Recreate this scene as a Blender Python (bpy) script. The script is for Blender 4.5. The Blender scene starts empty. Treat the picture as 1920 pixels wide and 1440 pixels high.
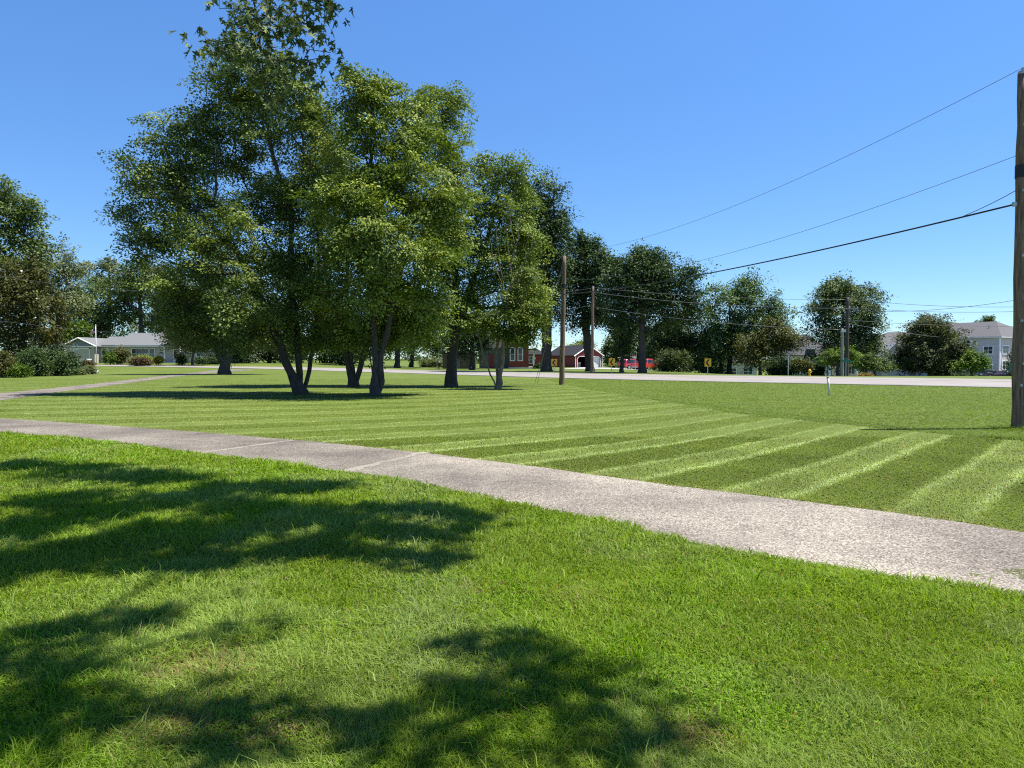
import bpy, bmesh, math, random
import numpy as np
from mathutils import Vector, Matrix

random.seed(11)
RNG = np.random.default_rng(11)
R = math.radians
scene = bpy.context.scene
COL = scene.collection

# ------------------------------------------------------------------ camera
EYE = 1.65
PITCH = R(1.91)
FOC = 1440.0                       # focal length in photograph pixels (1920 wide)
cam_d = bpy.data.cameras.new("camera")
cam = bpy.data.objects.new("camera", cam_d)
COL.objects.link(cam)
cam.location = (0, 0, EYE)
cam.rotation_euler = (R(90) - PITCH, 0, 0)
cam_d.sensor_width = 36.0
cam_d.lens = 36.0 * FOC / 1920.0
cam_d.clip_start = 0.05
cam_d.clip_end = 6000
scene.camera = cam

# ------------------------------------------------------------------ sky, sun, exposure
SUN_EL, SUN_AZ = R(66), R(4)       # azimuth measured from +x towards +y
SUN = np.array([math.cos(SUN_EL) * math.cos(SUN_AZ), math.cos(SUN_EL) * math.sin(SUN_AZ), math.sin(SUN_EL)])
world = bpy.data.worlds.new("World")
scene.world = world
world.use_nodes = True
wn = world.node_tree
bg = wn.nodes["Background"]
sky = wn.nodes.new("ShaderNodeTexSky")
sky.sky_type = 'NISHITA'
sky.sun_disc = False
sky.sun_elevation = SUN_EL
sky.sun_rotation = R(90) - SUN_AZ
sky.altitude = 1500
sky.air_density = 0.85
sky.dust_density = 0.0
sky.ozone_density = 1.6
hsv = wn.nodes.new("ShaderNodeHueSaturation")
hsv.inputs['Saturation'].default_value = 1.15
wn.links.new(sky.outputs[0], hsv.inputs['Color'])
tint = wn.nodes.new("ShaderNodeMix"); tint.data_type = 'RGBA'; tint.blend_type = 'MULTIPLY'; tint.inputs['Factor'].default_value = 1
tint.inputs[7].default_value = (0.75, 0.885, 1.0, 1)
wn.links.new(hsv.outputs[0], tint.inputs[6])
# low air dimmed, mid sky brightened, zenith above the view darkened to deepen shade
geo_ = wn.nodes.new("ShaderNodeTexCoord"); sep_ = wn.nodes.new("ShaderNodeSeparateXYZ")
wn.links.new(geo_.outputs['Generated'], sep_.inputs[0])
mr_ = wn.nodes.new("ShaderNodeValToRGB")
for k_, (p_, v_) in enumerate(((0.0, .86), (0.42, 1.46), (1.0, .66))):
    e_ = mr_.color_ramp.elements[k_] if k_ < 2 else mr_.color_ramp.elements.new(p_)
    e_.position = p_; e_.color = (v_, v_, v_, 1)
wn.links.new(sep_.outputs['Z'], mr_.inputs['Fac'])
sc_ = wn.nodes.new("ShaderNodeVectorMath"); sc_.operation = 'SCALE'
wn.links.new(tint.outputs[2], sc_.inputs[0]); wn.links.new(mr_.outputs[0], sc_.inputs['Scale'])
wn.links.new(sc_.outputs[0], bg.inputs['Color'])
bg.inputs['Strength'].default_value = 0.088
sun_d = bpy.data.lights.new("sun", 'SUN')
sun_d.energy = 5.0
sun_d.angle = R(0.53)
sun_d.color = (1.0, 0.955, 0.88)
sun_o = bpy.data.objects.new("sun", sun_d)
COL.objects.link(sun_o)
sun_o.rotation_euler = Vector(SUN).to_track_quat('Z', 'Y').to_euler()
sun_o.location = (20, 0, 60)
scene.view_settings.view_transform = 'Standard'
scene.view_settings.look = 'None'
scene.view_settings.exposure = 1.0
scene.view_settings.gamma = 1.0
scene.cycles.max_bounces = 7
scene.cycles.diffuse_bounces = 2
scene.cycles.transmission_bounces = 4
scene.cycles.use_denoising = False
scene.cycles.pixel_filter_type = 'BLACKMAN_HARRIS'
scene.cycles.filter_width = 1.15
scene.cycles.sample_clamp_indirect = 4

# ------------------------------------------------------------------ terrain and the photograph's rays
def sm(t):
    t = np.clip(t, 0, 1)
    return t * t * (3 - 2 * t)

def terr(x, y):
    x = np.asarray(x, float); y = np.asarray(y, float)
    up = 0.95 * sm((y - 80) / 40) * sm((-x - 10) / 25)
    dn = -(np.clip(y - 72, 0, 28) * 0.048 + np.clip(y - 100, 0, 70) * 0.018) * sm((x - 12) / 42)
    return up + dn

def rdir(px, py):
    u = (px - 960) / FOC; v = (720 - py) / FOC
    c, s = math.cos(PITCH), math.sin(PITCH)
    return u, c + s * v, -s + c * v

def P(px, py, D):
    """world point seen at that pixel at depth y = D"""
    a, b, c = rdir(px, py)
    k = D / b
    return np.array([a * k, D, EYE + c * k])

def G(px, py, far=400):
    """where the ray of that pixel meets the terrain"""
    a, b, c = rdir(px, py)
    for k in np.geomspace(1.5, far, 900):
        if EYE + c * k <= terr(a * k, b * k):
            return np.array([a * k, b * k, float(terr(a * k, b * k))])
    k = far
    return np.array([a * k, b * k, float(terr(a * k, b * k))])

def GD(px, D):
    """terrain point below pixel column px at depth D"""
    x = (px - 960) / FOC * D
    return np.array([x, D, float(terr(x, D))])

# ------------------------------------------------------------------ noise
def vnoise(x, y, scale, seed=0):
    x = np.asarray(x) / scale; y = np.asarray(y) / scale
    ix = np.floor(x).astype(np.int64); iy = np.floor(y).astype(np.int64)
    fx = x - ix; fy = y - iy
    fx = fx * fx * (3 - 2 * fx); fy = fy * fy * (3 - 2 * fy)
    def h(a, b):
        n = (a * 374761393 + b * 668265263 + seed * 974711) & 0x7fffffff
        n = ((n ^ (n >> 13)) * 1274126177) & 0x7fffffff
        return ((n ^ (n >> 16)) & 0xffff) / 65535.0
    return (h(ix, iy) * (1 - fx) + h(ix + 1, iy) * fx) * (1 - fy) + (h(ix, iy + 1) * (1 - fx) + h(ix + 1, iy + 1) * fx) * fy

def in_poly(x, y, poly):
    inside = np.zeros(len(x), bool)
    n = len(poly)
    for i in range(n):
        x1, y1 = poly[i]; x2, y2 = poly[(i + 1) % n]
        if y1 == y2:
            continue
        c = ((y1 > y) != (y2 > y)) & (x < (x2 - x1) * (y - y1) / (y2 - y1) + x1)
        inside ^= c
    return inside

# ------------------------------------------------------------------ object helpers
def tag(o, label=None, cat=None, group=None, kind=None):
    if label: o['label'] = label
    if cat: o['category'] = cat
    if group: o['group'] = group
    if kind: o['kind'] = kind
    return o

def thing(name, label, cat, loc=(0, 0, 0), rz=0.0, group=None):
    o = bpy.data.objects.new(name, None)
    o.empty_display_size = 0.3
    COL.objects.link(o)
    o.location = tuple(float(v) for v in loc); o.rotation_euler = (0, 0, rz)
    return tag(o, label, cat, group)

def link(name, me, parent=None):
    o = bpy.data.objects.new(name, me)
    COL.objects.link(o)
    if parent: o.parent = parent
    return o

def np_mesh(name, V, F, mat, parent=None, tint=None, smooth=False):
    """V (n,3), F (m,k) all faces of one size"""
    me = bpy.data.meshes.new(name)
    V = np.ascontiguousarray(V, np.float32); F = np.ascontiguousarray(F, np.int32)
    m, k = F.shape
    me.vertices.add(len(V)); me.vertices.foreach_set("co", V.ravel())
    me.loops.add(m * k); me.loops.foreach_set("vertex_index", F.ravel())
    me.polygons.add(m); me.polygons.foreach_set("loop_start", np.arange(0, m * k, k, dtype=np.int32))
    if smooth:
        me.polygons.foreach_set("use_smooth", np.ones(m, bool))
    me.update(calc_edges=True)
    if tint is not None:
        a = me.attributes.new("tint", 'FLOAT_COLOR', 'POINT')
        t = np.ones((len(V), 4), np.float32); t[:, :3] = tint
        a.data.foreach_set("color", t.ravel())
    me.materials.append(mat)
    return link(name, me, parent)

class MB:
    def __init__(self):
        self.v = []; self.f = []; self.mi = []; self.m = 0
    def add(self, vs, fs):
        b = len(self.v)
        self.v += [tuple(float(c) for c in p) for p in vs]
        self.f += [tuple(b + i for i in f) for f in fs]
        self.mi += [self.m] * len(fs)
        return self
    def box(self, x0, x1, y0, y1, z0, z1):
        vs = [(x, y, z) for z in (z0, z1) for y in (y0, y1) for x in (x0, x1)]
        return self.add(vs, [(0, 2, 3, 1), (4, 5, 7, 6), (0, 1, 5, 4), (2, 6, 7, 3), (0, 4, 6, 2), (1, 3, 7, 5)])
    def prism(self, out, a0, a1, axis='y'):
        """closed outline of (u, z) pairs pushed along an axis from a0 to a1"""
        n = len(out)
        if axis == 'y':
            vs = [(u, a0, z) for u, z in out] + [(u, a1, z) for u, z in out]
        elif axis == 'x':
            vs = [(a0, u, z) for u, z in out] + [(a1, u, z) for u, z in out]
        else:
            vs = [(u, w, a0) for u, w in out] + [(u, w, a1) for u, w in out]
        fs = [tuple(range(n)), tuple(range(2 * n - 1, n - 1, -1))]
        fs += [(i, (i + 1) % n + 0, (i + 1) % n + n, i + n)[::-1] for i in range(n)]
        return self.add(vs, fs)
    def tube(self, pts, rad, sides=8, caps=True):
        pts = [np.asarray(p, float) for p in pts]
        if not hasattr(rad, '__len__'): rad = [rad] * len(pts)
        vs = []; fs = []
        up = None
        for i, p in enumerate(pts):
            t = pts[min(i + 1, len(pts) - 1)] - pts[max(i - 1, 0)]
            t = t / (np.linalg.norm(t) + 1e-9)
            if up is None:
                ref = np.array([1.0, 0, 0]) if abs(t[0]) < 0.8 else np.array([0, 1.0, 0])
            else:
                ref = up
            a = ref - t * ref.dot(t); a /= (np.linalg.norm(a) + 1e-9); up = a
            b = np.cross(t, a)
            for k in range(sides):
                an = 2 * math.pi * k / sides
                vs.append(p + rad[i] * (math.cos(an) * a + math.sin(an) * b))
        for i in range(len(pts) - 1):
            for k in range(sides):
                fs.append((i * sides + k, i * sides + (k + 1) % sides, (i + 1) * sides + (k + 1) % sides, (i + 1) * sides + k))
        if caps:
            fs.append(tuple(range(sides))[::-1]); n = (len(pts) - 1) * sides
            fs.append(tuple(n + k for k in range(sides)))
        return self.add(vs, fs)
    def cyl(self, c, r, h, sides=12, axis='z'):
        c = np.asarray(c, float)
        d = {'x': (1, 0, 0), 'y': (0, 1, 0), 'z': (0, 0, 1)}[axis]
        return self.tube([c, c + np.array(d) * h], r, sides)
    def build(self, name, mats, parent=None, smooth=False, bevel=0):
        me = bpy.data.meshes.new(name)
        me.from_pydata(self.v, [], self.f)
        if not isinstance(mats, (list, tuple)): mats = [mats]
        for m in mats: me.materials.append(m)
        if len(mats) > 1:
            me.polygons.foreach_set("material_index", self.mi)
        if smooth:
            for p in me.polygons: p.use_smooth = True
        bm = bmesh.new(); bm.from_mesh(me)
        bmesh.ops.recalc_face_normals(bm, faces=bm.faces)
        bm.to_mesh(me); bm.free()
        me.update()
        o = link(name, me, parent)
        if bevel:
            b = o.modifiers.new("bevel", 'BEVEL'); b.width = bevel; b.segments = 2; b.limit_method = 'ANGLE'
        return o

# ------------------------------------------------------------------ materials
def nmat(name):
    m = bpy.data.materials.new(name); m.use_nodes = True
    nt = m.node_tree
    return m, nt, nt.nodes["Principled BSDF"], nt.nodes["Material Output"]

def setv(node, key, val):
    if key in node.inputs: node.inputs[key].default_value = val

def mat(name, col, rough=0.6, var=0.12, scale=6.0, bump=0.0, bscale=40.0, metal=0.0, spec=0.4, coords='Object', stretch=None):
    m, nt, b, out = nmat(name)
    tc = nt.nodes.new("ShaderNodeTexCoord")
    src = tc.outputs[coords]
    if stretch:
        mp = nt.nodes.new("ShaderNodeMapping"); mp.inputs['Scale'].default_value = stretch
        nt.links.new(src, mp.inputs['Vector']); src = mp.outputs[0]
    nz = nt.nodes.new("ShaderNodeTexNoise"); nz.inputs['Scale'].default_value = scale; nz.inputs['Detail'].default_value = 6
    nt.links.new(src, nz.inputs['Vector'])
    rp = nt.nodes.new("ShaderNodeValToRGB")
    rp.color_ramp.elements[0].position = 0.3; rp.color_ramp.elements[1].position = 0.7
    lo = [max(0, c * (1 - var)) for c in col]; hi = [min(1, c * (1 + var)) for c in col]
    rp.color_ramp.elements[0].color = (*lo, 1); rp.color_ramp.elements[1].color = (*hi, 1)
    nt.links.new(nz.outputs['Fac'], rp.inputs['Fac'])
    nt.links.new(rp.outputs['Color'], b.inputs['Base Color'])
    b.inputs['Roughness'].default_value = rough; b.inputs['Metallic'].default_value = metal
    setv(b, 'Specular IOR Level', spec)
    if bump:
        n2 = nt.nodes.new("ShaderNodeTexNoise"); n2.inputs['Scale'].default_value = bscale; n2.inputs['Detail'].default_value = 5
        nt.links.new(src, n2.inputs['Vector'])
        bp = nt.nodes.new("ShaderNodeBump"); bp.inputs['Strength'].default_value = bump; bp.inputs['Distance'].default_value = 0.03
        nt.links.new(n2.outputs['Fac'], bp.inputs['Height']); nt.links.new(bp.outputs[0], b.inputs['Normal'])
    return m

def siding(name, col, pitch=0.15):
    m = mat(name, col, 0.65, 0.06, 1.5)
    nt = m.node_tree; b = nt.nodes["Principled BSDF"]
    tc = nt.nodes.new("ShaderNodeTexCoord"); sp = nt.nodes.new("ShaderNodeSeparateXYZ")
    nt.links.new(tc.outputs['Object'], sp.inputs[0])
    d = nt.nodes.new("ShaderNodeMath"); d.operation = 'DIVIDE'; d.inputs[1].default_value = pitch
    f = nt.nodes.new("ShaderNodeMath"); f.operation = 'FRACT'
    nt.links.new(sp.outputs['Z'], d.inputs[0]); nt.links.new(d.outputs[0], f.inputs[0])
    bp = nt.nodes.new("ShaderNodeBump"); bp.inputs['Strength'].default_value = 0.5; bp.inputs['Distance'].default_value = 0.02
    nt.links.new(f.outputs[0], bp.inputs['Height']); nt.links.new(bp.outputs[0], b.inputs['Normal'])
    return m

def brickmat(name, c1, c2, mortar, sc=1.0):
    m, nt, b, out = nmat(name)
    tc = nt.nodes.new("ShaderNodeTexCoord")
    mp = nt.nodes.new("ShaderNodeMapping"); mp.inputs['Rotation'].default_value = (R(90), 0, 0)
    bk = nt.nodes.new("ShaderNodeTexBrick")
    bk.inputs['Scale'].default_value = sc
    bk.inputs['Brick Width'].default_value = 0.22; bk.inputs['Row Height'].default_value = 0.075; bk.inputs['Mortar Size'].default_value = 0.008
    bk.inputs['Color1'].default_value = (*c1, 1); bk.inputs['Color2'].default_value = (*c2, 1); bk.inputs['Mortar'].default_value = (*mortar, 1)
    nt.links.new(tc.outputs['Object'], mp.inputs[0]); nt.links.new(mp.outputs[0], bk.inputs['Vector'])
    nt.links.new(bk.outputs['Color'], b.inputs['Base Color']); b.inputs['Roughness'].default_value = 0.85
    return m

def glassmat(name, col=(0.02, 0.025, 0.03)):
    m, nt, b, out = nmat(name)
    b.inputs['Base Color'].default_value = (*col, 1); b.inputs['Roughness'].default_value = 0.06
    setv(b, 'Specular IOR Level', 0.6)
    return m

def plantmat(name, trans=0.3, rough=0.5, spec=0.3, warm=(1.25, 1.3, 0.45)):
    m, nt, b, out = nmat(name)
    at = nt.nodes.new("ShaderNodeAttribute"); at.attribute_name = "tint"
    nt.links.new(at.outputs['Color'], b.inputs['Base Color'])
    b.inputs['Roughness'].default_value = rough; setv(b, 'Specular IOR Level', spec)
    setv(b, 'Specular Tint', (.8, .9, .6, 1))
    mu = nt.nodes.new("ShaderNodeMix"); mu.data_type = 'RGBA'; mu.blend_type = 'MULTIPLY'; mu.inputs['Factor'].default_value = 1
    nt.links.new(at.outputs['Color'], mu.inputs[6]); mu.inputs[7].default_value = (*warm, 1)
    tr = nt.nodes.new("ShaderNodeBsdfTranslucent"); nt.links.new(mu.outputs[2], tr.inputs['Color'])
    mx = nt.nodes.new("ShaderNodeMixShader"); mx.inputs[0].default_value = trans
    nt.links.new(b.outputs[0], mx.inputs[1]); nt.links.new(tr.outputs[0], mx.inputs[2])
    nt.links.new(mx.outputs[0], out.inputs['Surface'])
    return m

M_LEAF = plantmat("leaf", 0.20, 0.58, 0.22)
M_GRASS = plantmat("grass_blade", 0.40, 0.55, 0.18, (1.2, 1.25, 0.4))
M_BARK = mat("bark", (0.06, 0.05, 0.042), 0.9, 0.45, 5, 0.8, 14, stretch=(3, 3, 0.6))
M_BARK_PALE = mat("bark_pale", (0.17, 0.135, 0.105), 0.9, 0.4, 5, 0.7, 14, stretch=(3, 3, 0.6))
M_BARK_DARK = mat("bark_dark", (0.06, 0.05, 0.042), 0.9, 0.4, 5, 0.7, 14, stretch=(3, 3, 0.6))
M_TWIG = mat("twig", (0.07, 0.055, 0.04), 0.8, 0.3, 8)
M_POLE = mat("weathered_pole", (0.175, 0.112, 0.078), 0.85, 0.6, 7, 0.5, 16, stretch=(4, 4, 0.25))
M_POLE_DARK = mat("creosote_pole", (0.055, 0.045, 0.04), 0.8, 0.35, 7, 0.4, 16, stretch=(4, 4, 0.25))
M_POLE_GREY = mat("grey_pole", (0.24, 0.225, 0.205), 0.85, 0.3, 7, 0.4, 16, stretch=(4, 4, 0.25))
M_BLACK = mat("black_band", (0.012, 0.012, 0.013), 0.5, 0.2)
M_WIRE = mat("wire_black", (0.02, 0.02, 0.022), 0.5, 0.2)
M_WIRE_GREY = mat("wire_aluminium", (0.16, 0.17, 0.18), 0.45, 0.2, metal=0.4)
M_METAL = mat("galvanised", (0.45, 0.46, 0.47), 0.45, 0.15, metal=0.6)
M_WHITE = mat("white_paint", (0.86, 0.85, 0.84), 0.5, 0.05)
M_WHITE_W = mat("weathered_white", (0.66, 0.64, 0.6), 0.6, 0.22, 3)
M_CREAM = siding("cream_siding", (0.56, 0.50, 0.43))
M_GREYS = siding("grey_siding", (0.50, 0.475, 0.45))
M_TAUPE = siding("taupe_siding", (0.50, 0.43, 0.39))
M_BLUEG = siding("blue_grey_siding", (0.27, 0.28, 0.31))
M_SHINGLE = mat("grey_shingle", (0.095, 0.095, 0.102), 0.85, 0.18, 9, 0.3, 30)
M_SHINGLE_L = mat("light_shingle", (0.145, 0.15, 0.155), 0.85, 0.14, 9, 0.3, 30)
M_SHINGLE_D = mat("dark_shingle", (0.018, 0.018, 0.022), 0.85, 0.25, 9, 0.3, 30)
M_BRICK_RED = brickmat("red_brick", (0.27, 0.038, 0.026), (0.21, 0.03, 0.022), (0.16, 0.08, 0.065))
M_BRICK_TAN = brickmat("tan_brick", (0.40, 0.26, 0.20), (0.32, 0.2, 0.16), (0.45, 0.42, 0.38))
M_REDWOOD = siding("red_boards", (0.23, 0.035, 0.035), 0.18)
M_GREYWOOD = siding("grey_boards", (0.13, 0.13, 0.12), 0.18)
M_BROWNWOOD = siding("brown_boards", (0.11, 0.07, 0.05), 0.2)
M_GLASS = glassmat("dark_glass")
M_GLASS_SKY = glassmat("window_glass", (0.035, 0.045, 0.055))
M_DARK = mat("dark_interior", (0.02, 0.018, 0.017), 0.9, 0.3)
M_TYRE = mat("tyre_rubber", (0.02, 0.02, 0.02), 0.8, 0.2)
M_RIM = mat("wheel_rim", (0.5, 0.5, 0.52), 0.35, 0.1, metal=0.7)
M_LAMP_RED = mat("tail_lamp_red", (0.45, 0.02, 0.02), 0.25, 0.1)
M_LAMP_CLEAR = mat("head_lamp_clear", (0.75, 0.76, 0.78), 0.15, 0.05)
M_SIGN_Y = mat("sign_yellow", (0.80, 0.42, 0.02), 0.45, 0.05)
M_SIGN_K = mat("sign_black", (0.015, 0.015, 0.015), 0.5, 0.1)
M_SIGN_G = mat("sign_green", (0.01, 0.16, 0.10), 0.45, 0.08)
M_HYDRANT = mat("hydrant_yellow", (0.72, 0.42, 0.04), 0.5, 0.1)
M_FLAG_R = mat("flag_red", (0.42, 0.03, 0.04), 0.8, 0.08)
M_FLAG_W = mat("flag_white", (0.68, 0.66, 0.64), 0.8, 0.05)
M_FLAG_B = mat("flag_blue", (0.03, 0.04, 0.16), 0.8, 0.08)
M_ROCK = mat("pale_rock", (0.55, 0.53, 0.5), 0.85, 0.2, 4, 0.5, 8)

def carpaint(name, col):
    m, nt, b, out = nmat(name)
    b.inputs['Base Color'].default_value = (*col, 1); b.inputs['Roughness'].default_value = 0.28
    setv(b, 'Coat Weight', 0.8); setv(b, 'Coat Roughness', 0.05)
    return m

# ------------------------------------------------------------------ outlines of the paved strips, from the photograph
def strip(edge_a, edge_b, n=60):
    A = np.array([G(*p) for p in edge_a]); B = np.array([G(*p) for p in edge_b])
    def res(Q):
        d = np.r_[0, np.cumsum(np.linalg.norm(np.diff(Q[:, :2], axis=0), axis=1))]
        t = np.linspace(0, d[-1], n)
        # smooth (Catmull-like) through a light running average of a fine linear resample
        X = np.interp(t, d, Q[:, 0]); Y = np.interp(t, d, Q[:, 1])
        for _ in range(3):
            X[1:-1] = 0.25 * X[:-2] + 0.5 * X[1:-1] + 0.25 * X[2:]
            Y[1:-1] = 0.25 * Y[:-2] + 0.5 * Y[1:-1] + 0.25 * Y[2:]
        return np.c_[X, Y]
    return res(A), res(B)

def poly_of(A, B):
    return [tuple(p) for p in A] + [tuple(p) for p in B[::-1]]

# gravelly path across the foreground (continues off to the left to meet the other branch)
path_far_px = [(-700, 745), (-420, 757), (-200, 770), (0, 785), (200, 799), (400, 814), (600, 831), (800, 851), (1000, 876), (1200, 905), (1400, 930), (1600, 955), (1760, 976), (1920, 1001), (2150, 1040), (2400, 1085)]
path_near_px = [(-900, 762), (-500, 780), (-200, 797), (0, 811), (200, 830), (400, 856), (600, 882), (800, 912), (1000, 954), (1200, 1000), (1400, 1040), (1600, 1081), (1760, 1101), (1920, 1126), (2200, 1172), (2500, 1225)]
PA, PB = strip(path_far_px, path_near_px, 140)
wob = (vnoise(PA[:, 0] * 1.0, PA[:, 1], 0.5, 3) - .5) * 0.06; PA[:, 1] += wob
wob = (vnoise(PB[:, 0] * 1.0, PB[:, 1], 0.5, 4) - .5) * 0.08; PB[:, 1] += wob
PATH_POLY = poly_of(PA, PB)
# branch path on the left running up to the lane by the house
bf_px = [(-700, 757), (-300, 752), (0, 738), (100, 728), (200, 717.5), (270, 709), (310, 704.5), (345, 700.5), (385, 696), (420, 692)]
bn_px = [(-900, 770), (-300, 778), (0, 752), (100, 736.5), (200, 724), (300, 710.5), (345, 704.5), (390, 700), (430, 697), (480, 694)]
BA, BB = strip(bf_px, bn_px, 70)
BRANCH_POLY = poly_of(BA, BB)
road_far_px = [(130, 684.0), (190, 684.4), (260, 685.2), (330, 686.2), (480, 688.3), (600, 690), (720, 692.6), (850, 695.6), (1050, 700), (1300, 704), (1500, 706.5), (1700, 709), (1920, 712.5), (2150, 716), (2500, 722)]
road_near_px = [(130, 686.4), (190, 686.8), (260, 687.8), (330, 689.2), (480, 692.0), (600, 695), (720, 698.8), (850, 703), (1050, 709.5), (1300, 715.5), (1500, 719.5), (1700, 723.5), (1920, 728), (2150, 733), (2500, 740)]
RA, RB = strip(road_far_px, road_near_px, 120)
ROAD_POLY = poly_of(RA, RB)

def strip_mesh(name, A, B, m, lift, cross=8, thick=0.12):
    n = len(A)
    V = []; F = []
    for i in range(n):
        for j in range(cross + 1):
            t = j / cross
            x, y = A[i] * (1 - t) + B[i] * t
            V.append((x, y, float(terr(x, y)) + lift))
    w = cross + 1
    for i in range(n - 1):
        for j in range(cross):
            F.append((i * w + j, i * w + j + 1, (i + 1) * w + j + 1, (i + 1) * w + j))
    mb = MB(); mb.add(V, F)
    # a skirt so that the sheet has an edge
    top = len(V)
    ring = [i * w for i in range(n)] + [(n - 1) * w + j for j in range(1, w)] + [i * w + cross for i in range(n - 2, -1, -1)] + [j for j in range(cross - 1, 0, -1)]
    low = [(V[k][0], V[k][1], V[k][2] - thick) for k in ring]
    base = len(mb.v); mb.v += low
    for a in range(len(ring)):
        b2 = (a + 1) % len(ring)
        mb.f.append((ring[a], ring[b2], base + b2, base + a)); mb.mi.append(0)
    o = mb.build(name, m)
    tag(o, kind='structure')
    return o

# ------------------------------------------------------------------ ground sheet
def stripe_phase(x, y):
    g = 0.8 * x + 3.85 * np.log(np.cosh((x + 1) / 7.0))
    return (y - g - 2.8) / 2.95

def mown_right_edge(y):
    return np.interp(y, [5, 10, 15.2, 19, 23, 41, 60], [14, 12.0, 10.1, 8.3, 6.7, 4.0, 2.5])

def ground_material():
    m, nt, b, out = nmat("lawn")
    N = nt.nodes; L = nt.links
    geo = N.new("ShaderNodeNewGeometry")
    def noise(scale, detail=5, vec=None):
        n = N.new("ShaderNodeTexNoise"); n.inputs['Scale'].default_value = scale; n.inputs['Detail'].default_value = detail
        L.new(vec or geo.outputs['Position'], n.inputs['Vector']); return n
    big = noise(0.12, 4); mid = noise(0.9, 5); fine = noise(14, 6)
    r1 = N.new("ShaderNodeValToRGB")
    r1.color_ramp.elements[0].position = 0.35; r1.color_ramp.elements[0].color = (0.088, 0.130, 0.020, 1)
    r1.color_ramp.elements[1].position = 0.68; r1.color_ramp.elements[1].color = (0.125, 0.162, 0.032, 1)
    L.new(mid.outputs['Fac'], r1.inputs['Fac'])
    r2 = N.new("ShaderNodeValToRGB")
    r2.color_ramp.elements[0].position = 0.3; r2.color_ramp.elements[0].color = (0.62, 0.66, 0.55, 1)
    r2.color_ramp.elements[1].position = 0.7; r2.color_ramp.elements[1].color = (1.2, 1.15, 1.2, 1)
    L.new(fine.outputs['Fac'], r2.inputs['Fac'])
    mu = N.new("ShaderNodeMix"); mu.data_type = 'RGBA'; mu.blend_type = 'MULTIPLY'; mu.inputs['Factor'].default_value = 1
    L.new(r1.outputs[0], mu.inputs[6]); L.new(r2.outputs[0], mu.inputs[7])
    mx = N.new("ShaderNodeMix"); mx.data_type = 'RGBA'; mx.blend_type = 'MIX'
    rb = N.new("ShaderNodeValToRGB")
    rb.color_ramp.elements[0].position = 0.45; rb.color_ramp.elements[0].color = (0, 0, 0, 1)
    rb.color_ramp.elements[1].position = 0.75; rb.color_ramp.elements[1].color = (0.55, 0.55, 0.55, 1)
    L.new(big.outputs['Fac'], rb.inputs['Fac']); L.new(rb.outputs[0], mx.inputs['Factor'])
    L.new(mu.outputs[2], mx.inputs[6]); mx.inputs[7].default_value = (0.14, 0.17, 0.042, 1)
    L.new(mx.outputs[2], b.inputs['Base Color'])
    b.inputs['Roughness'].default_value = 0.85; setv(b, 'Specular IOR Level', 0.15)
    bp = N.new("ShaderNodeBump"); bp.inputs['Strength'].default_value = 0.6; bp.inputs['Distance'].default_value = 0.05
    L.new(fine.outputs['Fac'], bp.inputs['Height']); L.new(bp.outputs[0], b.inputs['Normal'])
    return m

def build_ground():
    ys = np.r_[-60, -30, -15, np.arange(-8, 70, 2.0), np.arange(70, 180, 2.5), 190, 210, 240, 300, 400, 600, 900, 1400, 2200]
    xs = np.r_[-2200, -1200, -600, -350, -220, np.arange(-140, 141, 3.5), 220, 350, 600, 1200, 2200]
    X, Y = np.meshgrid(xs, ys)
    Z = terr(X, Y)
    V = np.c_[X.ravel(), Y.ravel(), Z.ravel()]
    nx = len(xs)
    I, J = np.meshgrid(np.arange(len(ys) - 1), np.arange(nx - 1), indexing='ij')
    k = (I * nx + J).ravel()
    F = np.c_[k, k + 1, k + nx + 1, k + nx]
    o = np_mesh("ground", V, F, ground_material(), smooth=True)
    tag(o, kind='structure')
build_ground()

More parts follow.
